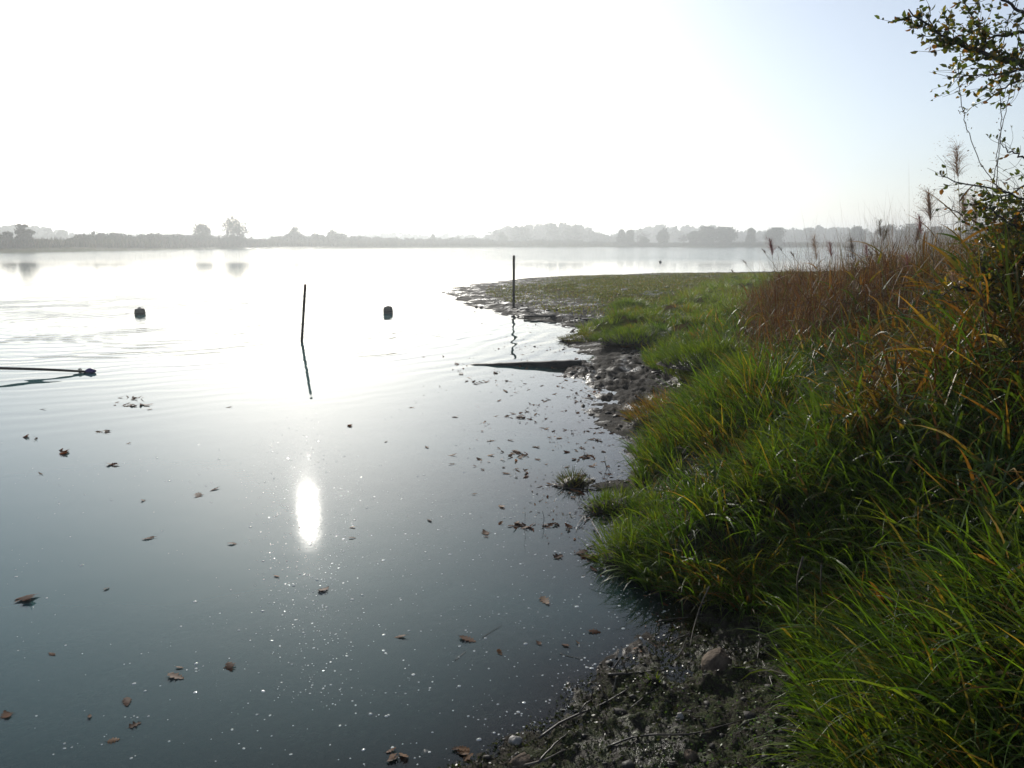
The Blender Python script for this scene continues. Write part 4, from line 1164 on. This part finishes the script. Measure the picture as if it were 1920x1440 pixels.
def foam():
    BV, B4, B3 = bubble_verts()
    pts = []
    # free specks over the near water
    k = 7000
    x, y = scatter(k, 1.9, 11.5, -36, 16, .75)
    sx_, sy_ = at(577, 965)[:2]
    az_ = np.degrees(np.arctan2(x, y))
    nzv = fbm(x * 1.6 + y * .5, y * .7 - x * .3, 611, 4)
    prob = np.clip(.16 + .6 * np.exp(-((az_ + 9) / 11) ** 2) + 1.1 * nzv + .35 * sstep(-14, 4, az_), .02, 1) * sstep(11.5, 4.0, np.hypot(x, y))
    keep = (rng.uniform(0, 1, k) < prob) & (sdist(x, y, SHORE) < -.02)
    pts.append(np.column_stack([x, y, rng.lognormal(math.log(.0024), .6, k)])[keep])
    k = 9000
    x, y = scatter(k, 2.6, 10.5, -23, -9, .9)
    az_ = np.degrees(np.arctan2(x, y)); keep = rng.uniform(0, 1, k) < np.exp(-((az_ + 16) / 2.8) ** 2) * np.exp(-((np.hypot(x, y) - 4.9) / 2.2) ** 2) + .02
    pts.append(np.column_stack([x, y, rng.lognormal(math.log(.0024), .4, k)])[keep])
    # scum along the waterline
    for _ in range(1):
        k = 16000
        x, y = scatter(k, 1.9, 7.0, -16, 16, .8)
        s_ = sdist(x, y, SHORE); nzv = fbm(x * 3, y * 3, 631, 3)
        keep = (s_ < .02) & (rng.uniform(0, 1, k) < np.exp(s_ / .16) * np.clip(.35 + 1.2 * nzv, 0.02, 1))
        pts.append(np.column_stack([x, y, rng.lognormal(math.log(.0026), .5, k)])[keep])
    P = np.vstack(pts); n = len(P)
    r = np.clip(P[:, 2], .001, .008)
    V = np.empty((n, len(BV), 3)); el = rng.uniform(.8, 1.5, (n, 1)); q = rng.uniform(0, 6.28, (n, 1))
    ca, sa = np.cos(q), np.sin(q)
    bx, by = BV[None, :, 0] * el, BV[None, :, 1]
    V[:, :, 0] = P[:, 0:1] + r[:, None] * (bx * ca - by * sa); V[:, :, 1] = P[:, 1:2] + r[:, None] * (bx * sa + by * ca)
    V[:, :, 2] = r[:, None] * BV[None, :, 2] * rng.uniform(.15, .55, (n, 1)) - .0002
    off = (np.arange(n) * len(BV))[:, None, None]
    me = make_mesh("foam", V.reshape(-1, 3), [(B4[None] + off).reshape(-1, 4), (B3[None] + off).reshape(-1, 3)], M_FOAM, smooth=True)
    tag(link("foam_bubbles", me), "tiny foam bubbles and specks dotting the near water", "foam", kind="stuff")
foam()

def clods():
    """lumps, leaf scraps and weed on the mud"""
    ico = np.array([(0, 0, 1), (.89, 0, .45), (.28, .85, .45), (-.72, .53, .45), (-.72, -.53, .45), (.28, -.85, .45), (.72, .53, -.45), (-.28, .85, -.45), (-.89, 0, -.45), (-.28, -.85, -.45), (.72, -.53, -.45), (0, 0, -1)])
    IF = np.array([(0, 1, 2), (0, 2, 3), (0, 3, 4), (0, 4, 5), (0, 5, 1), (1, 6, 2), (2, 7, 3), (3, 8, 4), (4, 9, 5), (5, 10, 1), (2, 6, 7), (3, 7, 8), (4, 8, 9), (5, 9, 10), (1, 10, 6), (6, 11, 7), (7, 11, 8), (8, 11, 9), (9, 11, 10), (10, 11, 6)])
    k = 22000
    x, y = scatter(k, 1.9, 24, -6, 30, 1.25)
    s_ = sdist(x, y, SHORE); v_ = sdist(x, y, VEG); c = fbm(x * 1.3, y * 1.3, 651, 3)
    keep = (s_ > -.12) & (v_ < .1) & (rng.uniform(-.6, .9, k) < c + .25) & ~((np.hypot(x, y) > 12) & (s_ > 1.6))
    x, y = x[keep], y[keep]; n = len(x); z = np.maximum(ground_h(x, y), -.004)
    r = np.clip(rng.lognormal(math.log(.008), .6, n), .003, .035) * np.interp(np.hypot(x, y), [2, 8, 20], [.6, 1.0, 1.6])
    V = ico[None] * rng.uniform(.6, 1.35, (n, 12, 1)) * r[:, None, None] * np.stack([rng.uniform(.8, 1.6, n), rng.uniform(.8, 1.6, n), rng.uniform(.35, .8, n)], 1)[:, None, :]
    V += np.stack([x, y, z + r * .1], 1)[:, None, :]
    me = make_mesh("clods", V.reshape(-1, 3), (IF[None] + (np.arange(n) * 12)[:, None, None]).reshape(-1, 3), M_CLOD)
    tag(link("mud_clods", me), "lumps of black mud and rotted leaf along the shore", "mud", kind="stuff")
    # weed mat: small leaflets over the near mud
    mb = MB(); k = 70000
    x, y = scatter(k, 1.9, 5.2, -9, 34, 1.0)
    s_ = sdist(x, y, SHORE); v_ = sdist(x, y, VEG); c = fbm(x * 2.4, y * 2.4, 671, 4)
    keep = (s_ > -.05) & (v_ < .3) & (rng.uniform(-.5, .6, k) < c - .02)
    x, y, c = x[keep], y[keep], c[keep]; n = len(x); z = np.maximum(ground_h(x, y), 0)
    P = np.stack([x, y, z + np.abs(rng.normal(.005, .006, n))], 1)
    near = sstep(2.9, 2.2, np.hypot(x, y)) * sstep(.35, .9, x)
    col = pick(n, [(.032, .036, .013), (.055, .055, .026), (.030, .042, .012), (.022, .019, .012)], [3, 2, 2, 2])
    g = rng.uniform(0, 1, n) < near * .8
    col[g] = pick(g.sum(), [(.07, .11, .03), (.10, .15, .05)], [2, 1])
    leaf_quads(mb, P, rng.uniform(.0035, .008, n), col, .3)
    tag(mb.build("weed_mat", M_WEED), "low olive weed and algae matted over the near mud", "weed", kind="stuff")
M_CLOD = solid_mat("black_mud_clod", (.012, .010, .008), (.030, .025, .020), 6, .5, .6, 70, .3, .006, rough2=.85)
M_WEED = foliage_mat("wet_weed", .25, .42, .35, (1.2, 1.3, .6))
clods()

# fine leaf litter drifting by the shore
def litter():
    k = 26000
    x, y = scatter(k, 2.6, 19, -9, 16, 1.0)
    s_ = sdist(x, y, SHORE); c = fbm(x * 2.2, y * 1.1, 691, 4)
    r = np.hypot(x, y)
    keep = (s_ < .05) & (rng.uniform(0, 1, k) < np.exp(np.minimum(s_, 0) / np.interp(r, [2, 5, 8, 12], [.12, .35, .8, .5])) * np.clip(.12 + 1.9 * c, 0, 1))
    x, y = x[keep], y[keep]; n = len(x); r = r[keep]
    a = rng.uniform(0, 6.283, n); L = rng.lognormal(math.log(.008), .5, n) * np.interp(r, [2, 6, 14], [.6, 1.1, 1.8]); W = L * rng.uniform(.25, .7, n)
    z = np.maximum(ground_h(x, y), 0) + .003
    u = np.stack([np.sin(a) * L, np.cos(a) * L, rng.normal(0, .22, n) * L], 1); w = np.stack([np.cos(a) * W, -np.sin(a) * W, rng.normal(0, .25, n) * W], 1)
    C_ = np.stack([x, y, z + .15 * L], 1)
    V = np.stack([C_ - u, C_ - .3 * u - w, C_ + .5 * u - .8 * w, C_ + u, C_ + .2 * u + w], 1).reshape(-1, 3)
    o = (np.arange(n) * 5)[:, None]
    col = np.repeat(pick(n, OAKCOL + [(.03, .022, .016)], [2, 1, 3, .6, 2, 2, 3]), 5, axis=0)
    mb = MB(); mb.add(V, np.array([[0, 1, 2, 3]]) + o, np.array([[0, 3, 4]]) + o, col)
    tag(mb.build("leaf_litter", M_OAK), "fine dark leaf litter drifting along the shore", "litter", kind="stuff")
    print("litter", n)
litter()
# ------------------------------------------------------------------ reeds with plumes and broad leaves
M_REED = foliage_mat("reed_leaf", .50, .36, .45, (1.5, 1.35, .5))
M_PLUME = foliage_mat("reed_plume", .62, .7, .2, (1.2, 1.05, .9))
M_STEM = solid_mat("reed_stem", (.11, .10, .045), (.16, .13, .06), 30, .5, .1, 90, .4, .001)
M_BARKW = solid_mat("willow_bark", (.030, .024, .020), (.060, .048, .042), 40, .7, .4, 90, .3, .002)
M_WILLOW = foliage_mat("willow_leaf", .50, .35, .45, (1.5, 1.35, .45))

def one_leaf(L, W, az, th, cu, z, col0, col1, seg=8):
    mb = MB()
    n1 = np.array
    v, q, t, c = blades(n1([(0., 0., z)]), n1([L]), n1([W]), n1([az]), n1([th]), n1([cu]), n1([col0]), n1([col1]), seg=seg, twist=.25)
    mb.add(v, q, t, c)
    return mb
def reed(base, H, lean_az, lean, label, group, nleaf=7, plume=True, plume_col=(.13, .085, .075), leaf_col=None, dry=.2, plume_len=.24, lw=.02, lmin=.25, bend=.15, spread=1.0):
    t = empty("reed", base); tag(t, label, "reed", group)
    s = np.linspace(0, 1, 10)
    th = lean + bend * s ** 2
    hx = np.concatenate([[0], np.cumsum(np.sin(th[1:])) * H / 9]); hz = np.concatenate([[0], np.cumsum(np.cos(th[1:])) * H / 9])
    sp = np.column_stack([hx * math.sin(lean_az), hx * math.cos(lean_az), hz])
    mb = MB(); tube(mb, sp, np.linspace(.0035, .0016, 10), 6); mb.build("stem", M_STEM, t, True)
    for i in range(nleaf):
        f = lmin + (.97 - lmin) * (i + rng.uniform(0, .6)) / nleaf
        p = np.array([np.interp(f, s, sp[:, k]) for k in range(3)])
        g = pick(1, leaf_col or (GREEN + DARKG), [1] * len(leaf_col or (GREEN + DARKG)))[0]
        tip = np.array((.26, .13, .03)) if rng.uniform() < .4 + dry else g
        if rng.uniform() < dry: g = np.array((.15, .08, .03)) * rng.uniform(.7, 1.2)
        az = lean_az + (math.pi * (i % 2)) + rng.normal(0, .6)
        mb = one_leaf(rng.uniform(.24, .42) * min(1.2, H / 1.4), rng.uniform(.7, 1.3) * lw, az, rng.uniform(.5, 1.0), rng.uniform(.3, 1.3), 0, g, tip)
        o = mb.build("leaf", M_REED, t); o.location = p
    if plume:
        mb = MB(); top = sp[-1]; d = sp[-1] - sp[-2]; d /= np.linalg.norm(d)
        n = int(190 * min(1.2, (plume_len / .22) ** 1.5))
        f = rng.uniform(0, 1, n)
        b = top + d[None] * (f * plume_len * .75)[:, None]
        az = lean_az + rng.normal(0, 1.5, n)
        c1 = np.array(plume_col) * rng.uniform(.7, 1.35, (n, 1))
        add_blades(mb, b, plume_len * (.62 - .32 * f) * rng.uniform(.6, 1.15, n), np.full(n, .0024), az, np.abs(rng.normal(.5, .25, n)) * spread, np.abs(rng.normal(.9, .4, n)), c1, c1, seg=4)
        # fluffy spikelets
        nb = int(150 * min(1.2, (plume_len / .22) ** 2)); f = rng.uniform(0, 1, nb)
        pp = top + d[None] * (f * plume_len)[:, None] + rng.normal(0, 1, (nb, 3)) * (plume_len * .24 * spread * (1.15 - f))[:, None] + np.array((math.sin(lean_az), math.cos(lean_az), -.1)) * (plume_len * .16)
        leaf_quads(mb, pp, .0035, np.array(plume_col) * rng.uniform(.7, 1.5, (nb, 1)))
        tag(mb.build("plume", M_PLUME, t), kind="stuff")
    return t
def reed_at(px, top_py, Y, label, group, lean_px=0, **k):
    top = at_y(px, top_py, Y)
    bx = at_y(px + lean_px, top_py, Y)[0]
    g = float(ground_h(np.array([bx]), np.array([Y]), False)[0])
    dx = top[0] - bx; Hh = top[2] - g
    pl = k.get("plume_len", .24) if k.get("plume", True) else 0
    Hh = max(.4, math.hypot(Hh, dx) - pl * .9)
    return reed((bx, Y, g), Hh, math.pi / 2 if dx > 0 else -math.pi / 2, abs(math.atan2(dx, Hh)) * .8, label, group, **k)
GP = "reeds with feathery plumes"
PURP = (.17, .085, .09); TAN = (.20, .15, .115)
reed_at(1832, 262, 4.6, "tallest reed with spreading plume against the sky", GP, 12, plume_len=.24, plume_col=TAN, nleaf=6, dry=.8, lmin=.5, spread=1.5)
reed_at(1772, 350, 5.0, "reed with drooping tan plume at the left of the reed group", GP, 14, plume_len=.24, plume_col=TAN, nleaf=7, dry=.4)
reed_at(1748, 398, 5.3, "reed with small purple plume below the drooping one", GP, 16, plume_len=.16, plume_col=PURP, nleaf=6, dry=.3)
reed_at(1838, 358, 5.0, "reed with full tan plume under the willow branch", GP, 14, plume_len=.25, plume_col=TAN, nleaf=7, dry=.4)
reed_at(1858, 362, 5.2, "reed with plume touching the low willow twigs", GP, 6, plume_len=.24, plume_col=TAN, nleaf=6, dry=.4)
reed_at(1458, 444, 9.0, "short reed with single purple plume above the brown grass", GP, 14, plume_len=.24, plume_col=PURP, nleaf=2, dry=.6, spread=.5)
reed_at(1544, 436, 8.6, "reed with wide open feathery head in the middle", GP, 8, plume_len=.34, plume_col=TAN, nleaf=5, dry=.5, lmin=.5, spread=1.5)
reed_at(1572, 450, 8.2, "reed with pale small head right of the feathery one", GP, 4, plume_len=.2, plume_col=PURP, nleaf=5, dry=.5)
reed_at(1612, 440, 7.6, "reed with twiggy dark head above the brown grass", GP, 6, plume_len=.26, plume_col=(.08, .065, .055), nleaf=6, dry=.5, spread=1.5)
reed_at(1668, 408, 7.2, "thin tall grass stalk rising above the far trees", GP, 4, plume_len=.2, plume_col=(.09, .08, .06), nleaf=5, dry=.4)
reed_at(1648, 424, 7.4, "thin drooping grass stalk left of the tall one", GP, -8, plume_len=.16, plume_col=(.09, .08, .06), nleaf=4, dry=.4)
reed_at(1705, 420, 6.4, "reed with nodding dark plume over the water", GP, -6, plume_len=.18, plume_col=(.08, .06, .05), nleaf=6, dry=.4)
reed_at(1720, 470, 6.0, "short purple headed reed in front of the hedge line", GP, 4, plume_len=.16, plume_col=PURP, nleaf=6, dry=.3)
reed_at(1640, 455, 7.2, "low reed with purple head left of the nodding plume", GP, 4, plume_len=.15, plume_col=PURP, nleaf=5, dry=.4)
reed_at(1810, 505, 4.6, "reed with pale fluffy head hanging before the willow", GP, 20, plume_len=.2, plume_col=(.24, .18, .15), nleaf=6, dry=.3)
reed_at(1775, 640, 4.0, "low reed with rosy fluffy head in the shaded thicket", GP, 20, plume_len=.2, plume_col=(.20, .13, .11), nleaf=6, dry=.2)
reed_at(1715, 640, 4.4, "low reed with brown fluffy head left of the rosy one", GP, 16, plume_len=.2, plume_col=(.18, .12, .10), nleaf=6, dry=.2)
reed_at(1865, 560, 4.2, "reed with pale head in front of the dark willow stem", GP, 12, plume_len=.2, plume_col=(.22, .16, .14), nleaf=6, dry=.2)
GB = "green broad leaved reeds without plumes"
spots = [(1640, 590, 5.2), (1590, 600, 5.6), (1700, 560, 5.2), (1550, 690, 4.8), (1620, 720, 4.4), (1680, 660, 4.4), (1760, 520, 4.8), (1800, 470, 5.0), (1830, 430, 5.2), (1880, 480, 4.8), (1740, 700, 3.8), (1830, 640, 3.8), (1790, 780, 3.3), (1690, 800, 3.5), (1880, 720, 3.5), (1905, 600, 4.0), (1580, 790, 4.0), (1850, 860, 3.0), (1500, 740, 5.0), (1720, 900, 3.0), (1665, 520, 6.2), (1560, 530, 7.5), (1610, 520, 7.0), (1730, 480, 5.8), (1780, 440, 5.6)]
names_ = ["with a long leaf pointing at the brown grass", "left of the brown stand's green gap", "behind the bright orange tipped leaf", "low and dark beside the tussocks", "leaning over the shaded hollow", "half way up the thicket", "below the purple plume", "crossing the far waterline", "highest of the leafy ones", "before the willow's fork", "in the dim centre of the thicket", "under the willow's low stem", "with wide blades near the right", "with bent blades left of the wide bladed one", "close to the right edge", "right at the edge under willow leaves", "at the front left of the thicket", "nearest the lower right corner", "standing alone at the left of the thicket", "lowest in the front of the thicket", "in front of the water strip", "rising left of the feathery head", "rising right of the feathery head", "under the nodding plume", "between the tan plumes"]
for (px, py, Y), nm in zip(spots, names_):
    reed_at(px, py, Y, "green reed " + nm, GB, rng.uniform(-14, 14), plume=False, nleaf=int(rng.integers(6, 9)), dry=.12, lw=.026, lmin=.3)

# grass stalks nodding in front of the lake
GS = "thin bent grass stalks before the lake"
for px, py, Y, lp, lab in ((1478, 447, 8.4, 34, "bent grass stalk left of the feathery reed head"), (1504, 442, 8.8, 44, "bent grass stalk curving over the water, upper one"), (1430, 470, 9.2, 40, "bent grass stalk reaching furthest left over the water"), (1530, 455, 8.0, 26, "arched dark grass stalk by the feathery head"), (1590, 462, 7.6, -16, "crossed grass stalk right of the feathery head"), (1405, 492, 9.6, 22, "short bent stalk above the green hummocks"), (1690, 448, 6.6, 20, "bent grass stalk above the brown stand's right end")):
    reed_at(px, py, Y, lab, GS, lp, plume=True, plume_len=.09, plume_col=(.08, .06, .045), nleaf=1, dry=.6, bend=.6, spread=.5)

# ------------------------------------------------------------------ willow reaching in from the right
def willow():
    base = np.array((4.15, 4.35, 0.0)); base[2] = float(ground_h(base[0:1], base[1:2], False)[0])
    t = empty("willow_shrub", base)
    tag(t, "willow shrub reaching in from the right with yellowing leaves", "shrub")
    trunk = MB()
    tube(trunk, spline([(0, 0, -.1), (.03, .0, .5), (-.02, .05, 1.1), (.05, 0, 1.7), (.12, -.05, 2.4), (.15, -.1, 3.2)], 18), np.linspace(.085, .03, 18), 10)
    trunk.build("trunk", M_BARKW, t, True)
    def W3(pts, Y): return [at_y(px, py, Y + dy) - base for px, py, dy in pts]
    limbs = [ # (points (px,py,dY), base Y, radius, twigs, leafiness)
        ([(2080, 190, .2), (1990, 150, .1), (1920, 120, 0), (1861, 108, 0), (1811, 86, 0), (1758, 61, 0), (1700, 19, .05)], 4.3, .014, 46, 1.0),
        ([(2060, 60, .1), (1980, 45, 0), (1920, 22, 0), (1878, -4, 0), (1840, -30, 0)], 4.3, .010, 14, .5),
        ([(2060, 230, .1), (1980, 170, .1), (1920, 150, 0), (1880, 168, 0), (1839, 196, .05)], 4.2, .007, 12, .35),
        ([(2040, 110, .0), (1960, 60, 0), (1900, 62, 0), (1860, 70, .1), (1833, 52, .1), (1820, 25, .1), (1800, -10, .1)], 4.4, .007, 20, .9),
        ([(2060, 130, .1), (1960, 125, -.1), (1900, 135, -.1), (1850, 140, -.1), (1774, 143, -.1)], 4.2, .006, 22, .5),
        ([(2060, 330, .1), (1980, 305, .1), (1920, 294, 0), (1889, 281, 0), (1875, 266, .05)], 4.3, .006, 8, .15),
        ([(2040, 430, .1), (1960, 390, .0), (1920, 373, 0), (1867, 355, 0), (1794, 342, 0), (1761, 325, .05)], 4.4, .007, 14, .12),
        ([(2040, 470, .1), (1960, 440, .0), (1905, 425, 0), (1860, 395, 0), (1835, 380, .1)], 4.2, .008, 24, .6),
        ([(2040, 560, .2), (1960, 555, .1), (1900, 548, .05), (1866, 540, 0), (1855, 515, 0), (1840, 500, 0), (1846, 470, .1)], 4.3, .020, 14, .8),
        ([(1870, 545, 0), (1830, 545, -.05), (1790, 540, -.1), (1760, 560, -.1)], 4.3, .008, 10, .4),
        ([(1868, 552, 0), (1830, 560, 0), (1780, 568, .1), (1720, 590, .1)], 4.3, .006, 8, .3),
        ([(2020, 500, .2), (1950, 470, .1), (1900, 455, .1), (1850, 430, .1), (1800, 400, .2), (1770, 385, .2)], 4.5, .007, 18, .12),
        ([(2000, 620, .2), (1940, 600, .1), (1895, 580, .1), (1870, 575, .1)], 4.1, .010, 22, 1.3),
        ([(2000, 700, .2), (1940, 680, .1), (1900, 650, .1), (1868, 640, .1)], 4.0, .008, 18, 1.2),
        ([(2060, 520, .3), (1980, 505, .2), (1920, 490, .1), (1885, 505, .1), (1860, 530, .1)], 4.0, .010, 30, 1.5),
        ([(2060, 400, .5), (1990, 400, .4), (1930, 415, .3), (1890, 445, .3), (1850, 470, .3)], 4.5, .010, 30, 1.3),
        ([(2060, 640, .5), (1990, 600, .4), (1930, 560, .3), (1890, 600, .3), (1860, 620, .3)], 4.3, .010, 30, 1.5),
        ([(2060, 740, .3), (1990, 720, .2), (1940, 720, .2), (1900, 700, .2)], 3.9, .009, 22, 1.4),
        ([(2060, 300, .5), (1990, 320, .4), (1930, 345, .3), (1890, 365, .3), (1850, 375, .3)], 4.6, .008, 20, .45),
        ([(2020, 360, .2), (1950, 380, .1), (1910, 400, .1), (1880, 440, .1), (1870, 480, .1)], 4.2, .008, 26, 1.2),
    ]
    leaf_c = [(.055, .080, .016), (.045, .065, .018), (.095, .095, .016), (.19, .13, .018), (.16, .075, .02)]
    for pts, Y, rad, ntw, lf in limbs:
        P = W3(pts, Y); S_ = spline(P, 28)
        S_ += rng.normal(0, .004, S_.shape)
        mb = MB(); tube(mb, S_, np.linspace(rad * 1.5, rad * .25, 28), 7); b = mb.build("branch", M_BARKW, t, True)
        tw = MB(); lv = MB()
        d0 = S_[-1] - S_[0]; d0 /= np.linalg.norm(d0)
        for i in range(int(ntw * 1.9)):
            f = rng.uniform(.18, .98); k = int(f * 27)
            d = S_[min(27, k + 1)] - S_[max(0, k - 1)]; d /= np.linalg.norm(d) + 1e-9
            side = rng.normal(size=3); side -= d * side.dot(d); side /= np.linalg.norm(side)
            L = rng.uniform(.08, .30) * (1.15 - .6 * f)
            e = S_[k] + (d * .75 + side * .65) * L
            m = S_[k] + (d * .30 + side * .42) * L
            q = spline([S_[k], m, e], 7)
            tube(tw, q, np.linspace(max(.0013, rad * .2), .0007, 7), 4)
            nl = int(rng.poisson(9 * lf))
            for _ in range(nl):
                g = rng.uniform(.15, 1.0); p = np.array([np.interp(g, np.linspace(0, 1, 7), q[:, a]) for a in range(3)])
                ax = d * .5 + rng.normal(size=3) * .7; ax /= np.linalg.norm(ax)
                nb = np.cross(ax, rng.normal(size=3)); nb /= np.linalg.norm(nb); nn = np.cross(ax, nb)
                ll = rng.uniform(.020, .043); ww = ll * rng.uniform(.22, .33)
                c = np.array(leaf_c[rng.choice(5, p=[.34, .27, .18, .13, .08])]) * rng.uniform(.7, 1.25)
                V = [p, p + ax * ll * .35 + nb * ww + nn * ww * .3, p + ax * ll * .4 - nn * ww * .15, p + ax * ll * .35 - nb * ww + nn * ww * .3, p + ax * ll * .75 + nb * ww * .7 + nn * ww * .1, p + ax * ll * .75 - nb * ww * .7 + nn * ww * .1, p + ax * ll - nn * ww * .5]
                lv.add(V, [(1, 4, 6, 2), (2, 6, 5, 3)], [(0, 1, 2), (0, 2, 3)], c)
        if tw.n: tag(tw.build("twigs", M_BARKW, b, True), kind="stuff")
        if lv.n: tag(lv.build("leaves", M_WILLOW, b), kind="stuff")
    return t
willow()

def vine(pts, Y, label, rad=.0022, nl=12):
    P = [at_y(px, py, Y) for px, py in pts]; o = P[0].copy()
    t = empty("hanging_vine", o); tag(t, label, "vine", "thin vines hanging from the willow")
    S_ = spline([p - o for p in P], 30) + rng.normal(0, .0025, (30, 3))
    mb = MB(); tube(mb, S_, rad, 5); mb.build("stem", M_BARKW, t, True)
    mb = MB()
    for i in range(nl):
        p = S_[rng.integers(2, 29)]
        q = p + rng.normal(0, .012, (4, 3)); leaf_quads(mb, q, .007, np.array((.06, .045, .02)) * rng.uniform(.7, 1.4))
    tag(mb.build("leaves", M_WILLOW, t), kind="stuff")
vine([(1801, 100), (1797, 139), (1800, 175), (1806, 210), (1815, 246), (1836, 300), (1862, 340), (1895, 372)], 4.3, "leftmost vine curving down from the willow branch")
vine([(1878, 120), (1876, 167), (1877, 236), (1872, 300), (1868, 360)], 4.25, "straight vine hanging in the middle under the willow")
vine([(1910, 60), (1905, 133), (1889, 194), (1873, 264), (1866, 320), (1860, 380)], 4.35, "rightmost vine slanting down from the upper willow branch")
vine([(1910, 5), (1890, 40), (1882, 80), (1876, 110)], 4.4, "short vine at the top right corner", nl=5)
# ------------------------------------------------------------------ the hazy air
def haze_box():
    m, nt, out = new_mat("haze_air")
    v = N(nt, "ShaderNodeVolumePrincipled")
    v.inputs["Color"].default_value = (0.92, 0.965, 0.995, 1)
    v.inputs["Density"].default_value = 0.0013
    v.inputs["Anisotropy"].default_value = 0.5
    nt.links.new(v.outputs[0], out.inputs["Volume"])
    x0, x1, y0, y1, z0, z1 = -5200, 5200, -5200, 5200, -3.2, 34
    v_ = [(x, y, z) for z in (z0, z1) for y in (y0, y1) for x in (x0, x1)]
    f = [(0, 2, 3, 1), (4, 5, 7, 6), (0, 1, 5, 4), (2, 6, 7, 3), (0, 4, 6, 2), (1, 3, 7, 5)]
    tag(link("haze", make_mesh("haze", v_, np.array(f), m)), "thin pale autumn haze over the lake", kind="stuff")
haze_box()
